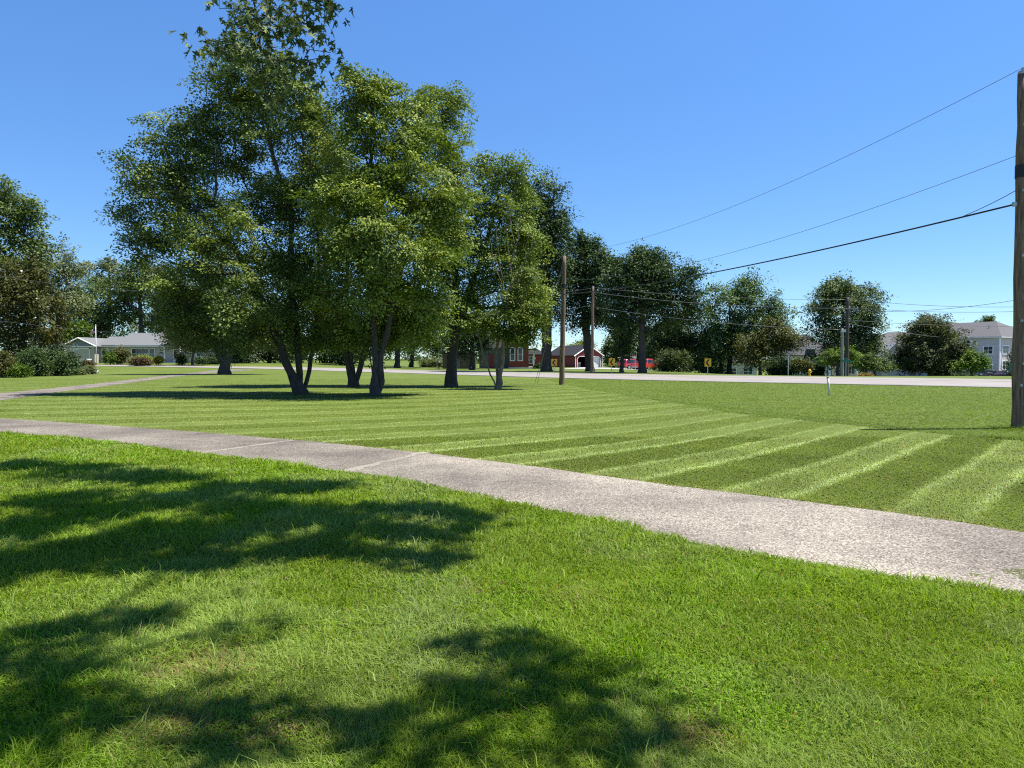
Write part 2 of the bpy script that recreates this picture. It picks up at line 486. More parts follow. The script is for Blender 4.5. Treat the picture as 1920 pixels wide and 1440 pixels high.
def gravel_material():
    m, nt, b, out = nmat("gravel_chip_path")
    N = nt.nodes; L = nt.links
    geo = N.new("ShaderNodeNewGeometry")
    vo = N.new("ShaderNodeTexVoronoi"); vo.inputs['Scale'].default_value = 75; L.new(geo.outputs['Position'], vo.inputs['Vector'])
    bw = N.new("ShaderNodeRGBToBW"); L.new(vo.outputs['Color'], bw.inputs[0])
    rp = N.new("ShaderNodeValToRGB"); e = rp.color_ramp.elements
    e[0].position = 0.05; e[0].color = (0.065, 0.056, 0.047, 1)
    e[1].position = 0.95; e[1].color = (0.43, 0.402, 0.35, 1)
    k = rp.color_ramp.elements.new(0.5); k.color = (0.21, 0.192, 0.168, 1)
    L.new(bw.outputs[0], rp.inputs['Fac'])
    n1 = N.new("ShaderNodeTexNoise"); n1.inputs['Scale'].default_value = 0.55; n1.inputs['Detail'].default_value = 5; L.new(geo.outputs['Position'], n1.inputs['Vector'])
    r2 = N.new("ShaderNodeValToRGB"); r2.color_ramp.elements[0].position = 0.35; r2.color_ramp.elements[0].color = (0.62, 0.585, 0.57, 1)
    r2.color_ramp.elements[1].position = 0.68; r2.color_ramp.elements[1].color = (1.15, 1.11, 1.04, 1)
    L.new(n1.outputs['Fac'], r2.inputs['Fac'])
    mu = N.new("ShaderNodeMix"); mu.data_type = 'RGBA'; mu.blend_type = 'MULTIPLY'; mu.inputs['Factor'].default_value = 1
    L.new(rp.outputs[0], mu.inputs[6]); L.new(r2.outputs[0], mu.inputs[7])
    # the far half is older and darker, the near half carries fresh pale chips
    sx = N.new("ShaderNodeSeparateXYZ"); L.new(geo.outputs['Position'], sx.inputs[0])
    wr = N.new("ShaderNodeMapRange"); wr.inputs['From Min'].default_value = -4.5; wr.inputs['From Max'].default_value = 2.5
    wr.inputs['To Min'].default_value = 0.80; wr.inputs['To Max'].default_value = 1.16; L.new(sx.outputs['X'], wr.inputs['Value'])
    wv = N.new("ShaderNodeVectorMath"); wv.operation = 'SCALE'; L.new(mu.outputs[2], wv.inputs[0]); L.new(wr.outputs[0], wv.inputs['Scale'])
    # pale repaired cracks
    n3 = N.new("ShaderNodeTexNoise"); n3.inputs['Scale'].default_value = 0.8; n3.inputs['Detail'].default_value = 3; L.new(geo.outputs['Position'], n3.inputs['Vector'])
    ad = N.new("ShaderNodeVectorMath"); ad.operation = 'MULTIPLY_ADD'; ad.inputs[1].default_value = (1.2, 1.2, 1.2)
    L.new(n3.outputs['Color'], ad.inputs[0]); L.new(geo.outputs['Position'], ad.inputs[2])
    v2 = N.new("ShaderNodeTexVoronoi"); v2.feature = 'DISTANCE_TO_EDGE'; v2.inputs['Scale'].default_value = 0.24; L.new(ad.outputs[0], v2.inputs['Vector'])
    r3 = N.new("ShaderNodeValToRGB"); r3.color_ramp.elements[0].position = 0.0; r3.color_ramp.elements[0].color = (0.18, 0.18, 0.18, 1)
    r3.color_ramp.elements[1].position = 0.035; r3.color_ramp.elements[1].color = (0, 0, 0, 1)
    L.new(v2.outputs['Distance'], r3.inputs['Fac'])
    mx = N.new("ShaderNodeMix"); mx.data_type = 'RGBA'; L.new(r3.outputs[0], mx.inputs['Factor'])
    L.new(wv.outputs[0], mx.inputs[6]); mx.inputs[7].default_value = (0.36, 0.33, 0.265, 1)
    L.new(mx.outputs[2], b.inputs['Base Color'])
    b.inputs['Roughness'].default_value = 0.9; setv(b, 'Specular IOR Level', 0.25)
    bp = N.new("ShaderNodeBump"); bp.inputs['Strength'].default_value = 0.7; bp.inputs['Distance'].default_value = 0.006
    L.new(bw.outputs[0], bp.inputs['Height']); L.new(bp.outputs[0], b.inputs['Normal'])
    return m
M_GRAVEL = gravel_material()
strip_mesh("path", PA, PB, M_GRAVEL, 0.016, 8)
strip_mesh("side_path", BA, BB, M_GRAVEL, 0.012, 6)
def path_joint(p0, p1, w):
    a, b = G(*p0)[:2], G(*p1)[:2]
    t = np.linspace(0, 1, 26)[:, None]; d = (b - a) / np.linalg.norm(b - a); nrm = np.array([-d[1], d[0]])
    c = a * (1 - t) + b * t + nrm * ((vnoise(t[:, 0] * 9, t[:, 0] * 0, 1, int(p0[0])) - .5) * 0.08)[:, None]
    ww = w * (0.5 + vnoise(t[:, 0] * 14, t[:, 0] * 0 + 5, 1, int(p0[1])))[:, None]
    strip_mesh("path_joint", c - nrm * ww, c + nrm * ww, M_JOINT, 0.0205, 1, 0.004)
M_JOINT = mat("pale_joint_sand", (0.25, 0.22, 0.18), 0.9, 0.35, 24, 0.4, 60)
path_joint((378, 852), (548, 828), 0.06); path_joint((640, 888), (795, 850), 0.08)
M_ROAD = mat("road_concrete", (0.245, 0.222, 0.208), 0.85, 0.14, 0.35, 0.2, 25, coords='Object')
strip_mesh("road", RA, RB, M_ROAD, 0.035, 8)

def road_line(name, t, w, m, lift=0.0455):
    n = len(RA)
    L_ = np.linalg.norm(RB - RA, axis=1)[:, None]
    A = RA + (RB - RA) * (t - 0.5 * w / L_); B = RA + (RB - RA) * (t + 0.5 * w / L_)
    o = strip_mesh(name, A, B, m, lift, 1, 0.004)
M_LINE_Y = mat("faded_yellow_line", (0.42, 0.34, 0.20), 0.7, 0.15, 2)
M_LINE_W = mat("faded_white_line", (0.42, 0.40, 0.38), 0.7, 0.15, 2)
road_line("road_centre_marking", 0.37, 0.22, M_LINE_Y)
road_line("road_edge_marking", 0.955, 0.14, M_LINE_W)
road_line("road_far_edge_marking", 0.05, 0.14, M_LINE_W)

# driveway by the red garage, parking area on the right
M_DRIVE = mat("driveway_concrete", (0.34, 0.325, 0.31), 0.85, 0.1, 0.5)
def quad_sheet(name, pts, m, lift=0.03, n=10):
    A = np.array([pts[0], pts[1]]); B = np.array([pts[3], pts[2]])
    t = np.linspace(0, 1, n)[:, None]
    return strip_mesh(name, A[0] * (1 - t) + A[1] * t, B[0] * (1 - t) + B[1] * t, m, lift, 6)
quad_sheet("driveway", [GD(1096, 142)[:2], GD(1225, 142)[:2], GD(1225, 120)[:2], GD(1040, 118)[:2]], M_DRIVE)
M_ASPH = mat("parking_asphalt", (0.16, 0.155, 0.15), 0.9, 0.15, 0.5)
quad_sheet("parking_area", [GD(1730, 165)[:2], GD(2150, 165)[:2], GD(2150, 118)[:2], GD(1730, 118)[:2]], M_ASPH)

# ------------------------------------------------------------------ grass
def build_grass():
    D0, D1, N = 2.55, 62.0, 980000
    n_all = N
    D = D0 * (D1 / D0) ** RNG.random(n_all)
    x = (RNG.random(n_all) * 2 - 1) * 0.80 * D
    Ds = D0 * (26.0 / D0) ** RNG.random(300000)                     # margins to either side, for a viewer who steps aside
    x = np.r_[x, np.where(RNG.random(300000) < .5, -1, 1) * (0.80 * Ds + 3.2 * RNG.random(300000))]; D = np.r_[D, Ds]; n_all = len(D)
    y = D
    on_path = in_poly(x, y, PATH_POLY)
    # ragged verge: a few blades stray over the edge
    stray = RNG.random(n_all)
    ex = x + (vnoise(x, y, 0.35, 5) - .5) * 0.10; ey = y + (vnoise(x, y, 0.25, 6) - .5) * 0.22
    on_path = in_poly(ex, ey, PATH_POLY)
    tuft = (np.hypot((x - 4.0) / 0.42, (y - 5.80) / 0.13) < 1 + 1.1 * (vnoise(x, y, .12, 8) - .5))  # turf creeping over the path
    keep = ~(on_path & ~tuft)
    keep &= ~in_poly(x, y, BRANCH_POLY)
    keep &= ~in_poly(x, y, ROAD_POLY)
    x, y, D = x[keep], y[keep], D[keep]; tuft = tuft[keep]
    n = len(x)
    # near side of the path = longer turf
    yb = np.interp(x, PB[:, 0], PB[:, 1])
    near = y < yb
    sc = np.maximum(1.0, D / 3.2)
    w = 0.0025 * sc ** 0.82 * (0.7 + 0.7 * RNG.random(n))
    n1 = vnoise(x, y, 0.9, 1); n2 = vnoise(x, y, 0.22, 2); n3 = vnoise(x, y, 2.6, 3); n4 = vnoise(x, y, 0.45, 9)
    h = np.where(near, 0.036 + 0.10 * n1 * n2 + 0.035 * RNG.random(n) + 0.025 * n3, 0.026 + 0.018 * RNG.random(n))
    # unmown verge around the near pole and along the mowing edge
    redge = mown_right_edge(y)
    beyond = (~near) & (x > redge)
    h = np.where(beyond, 0.05 + 0.05 * RNG.random(n) * n1, h)
    pole = P(1911, 803, 18.0)
    dp = np.hypot(x - pole[0], (y - pole[1]))
    h = np.where(dp < 0.9, h + 0.38 * (1 - dp / 0.9) * RNG.random(n) ** 1.5, h)
    ledge = np.exp(-((x - redge - 0.12) / 0.13) ** 2) * (y > 12) * (y < 24) * (~near)
    h = h + 0.09 * ledge * RNG.random(n)
    for bpx, bD in ((565, 36), (663, 45), (705, 34), (846, 45), (930, 41), (1053, 48)):
        q = GD(bpx, bD); dq = np.hypot(x - q[0], y - q[1])
        h = np.where((dq < .75) & ~near, h + .16 * RNG.random(n) * (1 - dq / .75), h)
    h = np.where(tuft, 0.026 + 0.012 * RNG.random(n), h)
    tall = RNG.random(n) < 0.012
    h = np.where(tall & near, h * 1.7, h)
    # lean: combed clumps in the long turf, mower direction on the mown part
    ang = 2 * math.pi * (vnoise(x, y, 0.5, 21) * 1.6 + 0.25 * RNG.standard_normal(n))
    lean = (0.35 + 0.75 * RNG.random(n)) * np.where(near, 0.9, 1.0)
    lean = np.where(near, lean, 1.1 + 0.8 * RNG.random(n))
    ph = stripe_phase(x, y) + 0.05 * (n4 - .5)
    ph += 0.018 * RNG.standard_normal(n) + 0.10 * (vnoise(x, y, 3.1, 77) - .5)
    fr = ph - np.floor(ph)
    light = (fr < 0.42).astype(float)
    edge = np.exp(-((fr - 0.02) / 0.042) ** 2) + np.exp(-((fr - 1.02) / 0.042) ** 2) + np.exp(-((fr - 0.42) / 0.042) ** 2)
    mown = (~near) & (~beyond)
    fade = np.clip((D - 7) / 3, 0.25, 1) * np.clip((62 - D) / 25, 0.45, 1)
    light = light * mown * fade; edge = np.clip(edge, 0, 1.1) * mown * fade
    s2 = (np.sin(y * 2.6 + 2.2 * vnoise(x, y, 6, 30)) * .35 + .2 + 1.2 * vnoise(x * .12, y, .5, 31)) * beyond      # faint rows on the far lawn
    ldir = np.where(light > 0.2, math.pi / 2, -math.pi / 2)                       # light rows lean away, dark rows lean to the viewer
    ang = np.where(mown, ldir + 0.9 * RNG.standard_normal(n), ang)
    dx = np.cos(ang) * lean * h; dy = np.sin(ang) * lean * h
    # tints
    u = RNG.random(n)[:, None]
    base_long = np.array([0.155, 0.250, 0.020]) * (1 - u) + np.array([0.265, 0.36, 0.048]) * u
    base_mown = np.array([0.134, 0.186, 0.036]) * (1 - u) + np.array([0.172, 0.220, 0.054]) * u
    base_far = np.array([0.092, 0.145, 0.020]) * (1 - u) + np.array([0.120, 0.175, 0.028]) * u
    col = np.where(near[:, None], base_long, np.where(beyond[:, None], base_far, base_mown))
    col = col * (0.82 + 0.4 * n1[:, None] * 0.9)
    # clover and broad leaved patches (bright), dry straw patches, bluish fine grass
    clover = near & (vnoise(x, y, 0.55, 41) * .6 + .4 * vnoise(x, y, 1.7, 42) + 0.16 * n2 + 0.12 * RNG.standard_normal(n) > 0.74)
    col[clover] = np.array([0.165, 0.29, 0.014]) * (0.75 + 0.5 * RNG.random((clover.sum(), 1)))
    straw_f = np.zeros(n)
    for (px, py, rx, ry, a) in [(375, 1270, 0.26, 0.22, .5), (330, 1390, 0.2, .15, .55), (1310, 1400, .14, .12, .6), (520, 1390, .2, .15, .5), (1080, 1130, 0.2, .2, .3), (900, 1110, .15, .15, .35)]:
        g = G(px, py)
        straw_f = np.maximum(straw_f, a * np.exp(-(((x - g[0]) / rx) ** 2 + ((y - g[1]) / ry) ** 2)))
    pick = RNG.random(n) < straw_f + near * 0.035 + mown * 0.012 * (D < 20)
    col[pick] = np.array([0.30, 0.235, 0.10]) * (0.6 + 0.7 * RNG.random((pick.sum(), 1)))
    fine = near & (vnoise(x, y, 1.1, 55) > 0.58)
    col[fine & ~pick] = col[fine & ~pick] * np.array([1.12, 1.06, 1.9])
    # pale clippings lying along a mower line in the foreground and along the row edges
    g1, g2 = G(760, 905), G(840, 1260)
    t = np.clip(((y - g2[1]) / (g1[1] - g2[1])), 0, 1)
    ln = np.exp(-((x - (g2[0] + (g1[0] - g2[0]) * t)) / 0.34) ** 2) * near * (y < g1[1] + .3) * (y > g2[1] - .3)
    clip = RNG.random(n) < 0.6 * ln
    col[clip] = np.array([0.24, 0.31, 0.10]) * (0.8 + .4 * RNG.random((clip.sum(), 1)))
    col = col * (1 + 0.30 * light[:, None] * (.6 + .8 * vnoise(x, y, 1.3, 78))[:, None] * np.array([1.15, 1, 1.7]) + 1.0 * edge[:, None] * np.array([1.12, 1.0, 2.6]))  # pale rows: mowing sheen painted into blade colour, plus clippings at row edges
    col = col * (1 - 0.15 * (mown * fade * (1 - np.clip(light + edge, 0, 1)))[:, None])  # dark rows: shade of blades leaning to the viewer, painted into the colour
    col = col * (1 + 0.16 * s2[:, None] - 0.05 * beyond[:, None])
    verge = (~near) & (y < np.interp(x, PA[:, 0], PA[:, 1]) + 0.30)
    vp = verge & (RNG.random(n) < 0.35)
    col[vp] = np.array([0.27, 0.28, 0.10]) * (0.7 + .5 * RNG.random((vp.sum(), 1)))
    z = terr(x, y)
    az = RNG.random(n) * 2 * math.pi
    wx, wy = np.cos(az) * w, np.sin(az) * w
    b0 = np.c_[x - wx, y - wy, z - 0.004]; b1 = np.c_[x + wx, y + wy, z - 0.004]
    # clover: flat leaves on short stalks
    m0 = np.c_[x - wx * .8 + dx * .35, y - wy * .8 + dy * .35, z + h * .6]; m1 = np.c_[x + wx * .8 + dx * .35, y + wy * .8 + dy * .35, z + h * .6]
    tip = np.c_[x + dx, y + dy, z + h * np.clip(1.05 - 0.45 * lean, .3, 1)]
    sel3 = D < 16
    i3 = np.where(sel3 & ~(clover & (RNG.random(n) < .6)))[0]; i1 = np.where(~sel3)[0]
    ic = np.where(sel3 & clover & ~np.isin(np.arange(n), i3))[0]
    V = []; F = []; T = []
    k = len(i3)
    V.append(np.stack([b0[i3], b1[i3], m1[i3], m0[i3], tip[i3]], 1).reshape(-1, 3))
    o = (np.arange(k) * 5)[:, None]
    F.append(np.concatenate([o + np.array([[0, 1, 2]]), o + np.array([[0, 2, 3]]), o + np.array([[3, 2, 4]])]))
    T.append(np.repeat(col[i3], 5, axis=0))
    base = 5 * k
    k = len(i1)
    V.append(np.stack([b0[i1], b1[i1], tip[i1]], 1).reshape(-1, 3))
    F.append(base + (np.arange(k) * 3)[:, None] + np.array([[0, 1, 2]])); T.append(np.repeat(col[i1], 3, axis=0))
    base += 3 * k
    k = len(ic)                                     # small round clover leaf as two triangles
    c = np.c_[x[ic], y[ic], z[ic] + 0.025 + 0.03 * RNG.random(k)]
    r = (0.0045 + 0.004 * RNG.random(k)) * np.maximum(1, D[ic] / 5)
    a1 = RNG.random(k) * 6.283
    e1 = np.c_[np.cos(a1), np.sin(a1), 0.5 * RNG.standard_normal(k)] * r[:, None]; e2 = np.c_[-np.sin(a1), np.cos(a1), 0.5 * RNG.standard_normal(k)] * r[:, None]
    V.append(np.stack([c - e1, c - e2, c + e1, c + e2], 1).reshape(-1, 3))
    o = base + (np.arange(k) * 4)[:, None]
    F.append(np.concatenate([o + np.array([[0, 1, 2]]), o + np.array([[0, 2, 3]])])); T.append(np.repeat(col[ic], 4, axis=0))
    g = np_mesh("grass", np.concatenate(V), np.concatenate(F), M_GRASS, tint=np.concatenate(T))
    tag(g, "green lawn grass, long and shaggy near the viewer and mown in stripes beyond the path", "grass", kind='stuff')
build_grass()

# ------------------------------------------------------------------ trees
def mst(points, roots, bf=0.35):
    """nodes = roots then points; each point joins the nearest node, counting a share of the way back to the root"""
    nr = len(roots); n = len(points)
    X = np.concatenate([roots, points]); par = np.full(nr + n, -1); plen = np.zeros(nr + n)
    for i in range(1, nr): pass
    inn = np.zeros(nr + n, bool); inn[:nr] = True
    return X, par, plen, inn

def grow(points, stems, bf=0.4):
    X = []; par = []; plen = []
    for s in stems:
        s = [np.asarray(p, float) for p in s]
        prev = -1; pl = 0
        start = len(X)
        # a stem whose first point lies on an existing stem joins it
        if start:
            d = np.linalg.norm(np.array(X) - s[0], axis=1)
            if d.min() < 0.6: prev = int(d.argmin()); pl = plen[prev]
        for i in range(len(s)):
            if i == 0:
                if prev == -1:
                    X.append(s[0]); par.append(-1); plen.append(0); prev = len(X) - 1
                continue
            seg = s[i] - s[i - 1]; L = np.linalg.norm(seg); k = max(1, int(L / 0.7))
            for j in range(1, k + 1):
                X.append(s[i - 1] + seg * j / k); par.append(prev); pl += L / k; plen.append(pl); prev = len(X) - 1
    nr = len(X)
    X = np.array(X); n = len(points)
    pts = np.asarray(points)
    allX = np.concatenate([X, pts]); par = list(par) + [-1] * n; plen = np.array(list(plen) + [0.0] * n)
    # roots low on the stem cannot carry twigs
    low = allX[:nr, 2] < (X[:, 2].min() + 0.30 * (pts[:, 2].max() - X[:, 2].min()) if n else 0)
    best = np.full(n, 1e9); bp = np.zeros(n, int)
    for i in range(nr):
        if low[i] and not low.all(): continue
        d = np.linalg.norm(pts - X[i], axis=1); c = d + bf * plen[i]
        # prefer to grow upwards and outwards
        c = c + 0.5 * np.maximum(0, X[i][2] - pts[:, 2])
        m = c < best; best[m] = c[m]; bp[m] = i
    done = np.zeros(n, bool)
    for _ in range(n):
        i = int(np.argmin(np.where(done, 1e9, best)))
        done[i] = True; k = nr + i; par[k] = int(bp[i]); plen[k] = plen[bp[i]] + np.linalg.norm(allX[k] - allX[bp[i]])
        d = np.linalg.norm(pts - allX[k], axis=1)
        c = d + bf * plen[k] + 0.5 * np.maximum(0, allX[k][2] - pts[:, 2])
        m = (c < best) & ~done; best[m] = c[m]; bp[m] = k
    return allX, np.array(par), nr

def wood(X, par, R0, flare=True, tip_min=0.006, ex=1.95, cap=None):
    n = len(X)
    ch = [[] for _ in range(n)]
    for i, p in enumerate(par):
        if p >= 0: ch[p].append(i)
    order = []
    st = [i for i in range(n) if par[i] < 0]; roots = list(st)
    while st:
        a = st.pop(); order.append(a); st += ch[a]
    w = np.zeros(n)
    for a in reversed(order):
        w[a] = 1.0 if not ch[a] else sum(w[c] for c in ch[a]) + 0.02
    wm = max(w[r] for r in roots)
    rad = np.maximum(tip_min, R0 * (w / wm) ** (1 / ex))
    zb = min(X[r][2] for r in roots)
    if cap is not None: rad = np.minimum(rad, cap)
    if flare:
        rad = rad * (1 + 0.45 * np.exp(-(X[:, 2] - zb) / 0.28))
    mb = MB()
    seen = set()
    starts = [(r, None) for r in roots]
    while starts:
        a, p = starts.pop()
        line = [] if p is None else [(X[p], rad[a])]
        while True:
            line.append((X[a], rad[a]))
            if not ch[a]: break
            cs = sorted(ch[a], key=lambda c: -w[c])
            for c in cs[1:]: starts.append((c, a))
            a = cs[0]
        pts = [line[0][0]]; rs = [line[0][1]]
        for i in range(1, len(line)):
            p0, p1 = line[i - 1][0], line[i][0]; L = np.linalg.norm(p1 - p0)
            if L > 0.5:
                mid = (p0 + p1) / 2 + RNG.standard_normal(3) * 0.055 * L
                pts.append(mid); rs.append((line[i - 1][1] + line[i][1]) / 2)
            pts.append(p1); rs.append(line[i][1])
        r0 = max(rs)
        sides = 10 if r0 > 0.15 else 6 if r0 > 0.05 else 4 if r0 > 0.02 else 3
        if len(pts) > 1: mb.tube(pts, rs, sides, caps=False)
    return mb

def sample_lobes(lobes, n, shell=0.5):
    """points spread through ellipsoids; lobes = [(centre, radii)]"""
    area = np.array([(r[0] * r[1] * r[2]) ** (2 / 3) for c, r in lobes]); area /= area.sum()
    pts = []; out = []
    for (c, r), a in zip(lobes, area):
        k = max(3, int(round(n * a)))
        d = RNG.standard_normal((k, 3)); d /= np.linalg.norm(d, axis=1)[:, None]
        rr = (shell + (1 - shell) * RNG.random((k, 1)) ** 0.7)
        far = (RNG.random((k, 1)) < 0.30) & (d[:, 2:3] > -0.5)
        rr = rr * np.where(far, 1.05 + 0.34 * RNG.random((k, 1)), 1.0)
        pts.append(np.asarray(c) + d * rr * np.asarray(r) + RNG.standard_normal((k, 3)) * 0.07 * np.asarray(r)); out.append(d)
    return np.concatenate(pts), np.concatenate(out)

def sub_lobes(lobes, k, f=0.42):
    o = list(lobes)
    for c, r in lobes:
        for _ in range(k):
            d = RNG.standard_normal(3); d /= np.linalg.norm(d); d[2] = abs(d[2]) if RNG.random() < .65 else d[2]
            s = f * (0.7 + .6 * RNG.random())
            o.append((np.asarray(c) + d * np.asarray(r) * (0.9), np.asarray(r) * s))
    return o

def leaves(C, O, per, size, spread, flat, tints, up=0.8, droop=0.35, wid=0.62):
    """kite shaped leaves in flattened sprays around the cluster centres"""
    n = len(C); m = n * per
    idx = np.repeat(np.arange(n), per)
    sp = spread * (0.7 + 0.6 * RNG.random(n))[idx]
    # every spray is a tilted disc
    nz = RNG.standard_normal((n, 3)) * 0.35 + O * 0.45 + np.array([0, 0, 1.0]); nz /= np.linalg.norm(nz, axis=1)[:, None]
    off = RNG.standard_normal((m, 3))
    ln_ = np.linalg.norm(off, axis=1)[:, None]; off *= np.minimum(1, 1.9 / ln_)
    off -= nz[idx] * (np.sum(off * nz[idx], axis=1) * (1 - flat))[:, None]
    along = O + np.array([0, 0, .25]) + RNG.standard_normal((n, 3)) * .35; along /= np.linalg.norm(along, axis=1)[:, None]
    off = off + along[idx] * (np.sum(off * along[idx], axis=1) * 0.75)[:, None]          # sprays run out along their twig
    pos = C[idx] + off * sp[:, None] * 0.58
    pos[:, 2] -= droop * spread * (np.sum(off ** 2, axis=1) * 0.12)
    nor = nz[idx] * (up + .15) + RNG.standard_normal((m, 3)) * 0.42; nor /= np.linalg.norm(nor, axis=1)[:, None]
    ax = off + RNG.standard_normal((m, 3)) * 0.7 + np.array([0, 0, -0.35])
    ax -= nor * np.sum(ax * nor, axis=1)[:, None]; ax /= (np.linalg.norm(ax, axis=1)[:, None] + 1e-9)
    sd = np.cross(nor, ax)
    L = (size * (0.65 + 0.7 * RNG.random(m)))[:, None]; W = L * wid * 0.5
    fold = nor * L * 0.10
    a = pos - ax * L * 0.45; b = pos + ax * L * 0.55
    c1 = pos + sd * W + fold - ax * L * .05; c2 = pos - sd * W + fold - ax * L * .05
    V = np.stack([a, c1, b, c2], 1).reshape(-1, 3)
    F = np.arange(m * 4).reshape(-1, 4)
    t0, t1 = np.array(tints[0]), np.array(tints[1])
    f = np.clip(0.50 + 0.40 * RNG.standard_normal(n)[idx] + 0.22 * RNG.standard_normal(m), 0, 1.25)[:, None]
    col = t0 * (1 - f) + t1 * f
    return V, F, np.repeat(col, 4, axis=0)

OLIVE = ((0.060, 0.100, 0.024), (0.210, 0.262, 0.064))
OLIVE_Y = ((0.074, 0.122, 0.023), (0.245, 0.300, 0.060))
DEEP = ((0.028, 0.060, 0.022), (0.080, 0.124, 0.046))
MIDG = ((0.050, 0.090, 0.024), (0.130, 0.175, 0.046))
FRESH = ((0.065, 0.13, 0.016), (0.14, 0.21, 0.03))
OLIVE_YR = ((0.100, 0.155, 0.033), (0.235, 0.295, 0.068))
FRESH_O = ((0.07, 0.115, 0.02), (0.15, 0.19, 0.035))
PALE = ((0.105, 0.130, 0.060), (0.20, 0.225, 0.11))
BLUISH = ((0.07, 0.10, 0.09), (0.13, 0.17, 0.15))
BROWNISH = ((0.07, 0.05, 0.03), (0.14, 0.10, 0.055))
BROWNGR = ((0.058, 0.068, 0.022), (0.135, 0.135, 0.045))

def tree(name, label, cat, stems, lobes, n, per, size, spread, tints, trunk_r=0.25, bark=None, sub=3, flat=0.40, shell=0.35,
         group=None, parts=('trunk', 'crown'), bare=None, up=0.8, wood_on=True, bf=0.4, wid=0.62, sf=0.42):
    base = np.asarray(stems[0][0], float)
    o = thing(name, label, cat, base, 0, group)
    lb = sub_lobes(lobes, sub, sf) if sub else list(lobes)
    pts, out = sample_lobes(lb, n, shell)
    gz = terr(pts[:, 0], pts[:, 1]) + 0.12
    ok = pts[:, 2] > gz + ((2.1 if group == MG else 1.3) if parts[1] == 'crown' and size < .3 and cat == 'tree' and n > 200 else 0)
    pts, out = pts[ok], out[ok]
    if wood_on:
        extra = np.asarray(bare, float) if bare is not None else np.zeros((0, 3))
        X, par, nr = grow(np.concatenate([pts, extra]), stems, bf)
        wood(X - base, par, trunk_r).build(parts[0], bark or M_BARK, o, smooth=True)
    V, F, T = leaves(pts - base, out, per, size, spread, flat, tints, up, wid=wid)
    gv = terr(V[:, 0] + base[0], V[:, 1] + base[1]) - base[2] + 0.02
    V[:, 2] = np.maximum(V[:, 2], gv)
    np_mesh(parts[1], V, F, M_LEAF, o, tint=T)
    return o

def LB(px, py, rx, ry, D, rd=None):
    """ellipsoid whose picture is that ellipse, at depth D"""
    k = D / FOC
    rx, ry = rx * k, ry * k
    return (P(px, py, D), np.array([rx, rd if rd else 0.9 * (rx * ry) ** .5, ry]))

def stem(base, pts):
    """base (px, D) on the ground then (px, py, D) on the way up"""
    b = GD(*base); b[2] -= 0.08
    return [b] + [P(*p) for p in pts]

# ---- the clump of maples in the middle
MG = "maples standing in the clump in the middle of the lawn"
D = 36
tree("maple_tree", "tall dark multi-stemmed maple with the widest crown, leftmost in the clump", "tree",
     [stem((565, D), [(562, 700, D), (556, 640, D), (548, 540, D), (545, 400, D), (500, 250, D)]),
      [P(562, 729, D - .15), P(545, 698, D - .4), P(528, 655, D - .6), P(510, 610, D - 1), P(450, 480, D - 1.5), P(330, 350, D - 1)],
      [P(568, 729, D + .15), P(580, 695, D + .3), P(590, 650, D + .5), P(595, 600, D + 1), P(600, 470, D + 1), P(590, 330, D)]],
     [LB(480, 165, 85, 68, D), LB(420, 195, 52, 60, D), LB(500, 130, 50, 36, D), LB(350, 350, 60, 50, D), LB(500, 390, 50, 48, D + 1), LB(440, 380, 60, 30, D), LB(340, 600, 50, 45, D), LB(420, 660, 75, 24, D), LB(520, 655, 65, 26, D + 1), LB(610, 640, 45, 30, D + 1), LB(330, 530, 45, 40, D), LB(265, 470, 30, 30, D), LB(395, 300, 48, 46, D), LB(400, 245, 46, 40, D), LB(560, 360, 48, 52, D), LB(596, 250, 40, 48, D + 1), LB(470, 320, 40, 26, D + 2), LB(540, 510, 60, 50, D), LB(600, 540, 45, 50, D), LB(540, 235, 75, 75, D), LB(455, 262, 52, 40, D + 1),
      LB(320, 290, 62, 62, D), LB(272, 350, 50, 48, D - 1), LB(252, 420, 34, 36, D), LB(340, 390, 72, 62, D - 1), LB(300, 455, 55, 45, D),
      LB(440, 440, 80, 70, D - 2), LB(380, 520, 80, 65, D - 2), LB(480, 540, 90, 70, D - 3), LB(380, 600, 62, 45, D + 1), LB(480, 610, 75, 40, D - 1),
      LB(560, 440, 70, 85, D), LB(560, 580, 60, 55, D + 1), LB(590, 320, 50, 70, D), LB(430, 640, 45, 28, D + 2)],
     920, 150, 0.125, 0.62, OLIVE, 0.27, M_BARK, 3, 0.26, 0.2, MG)
D = 34
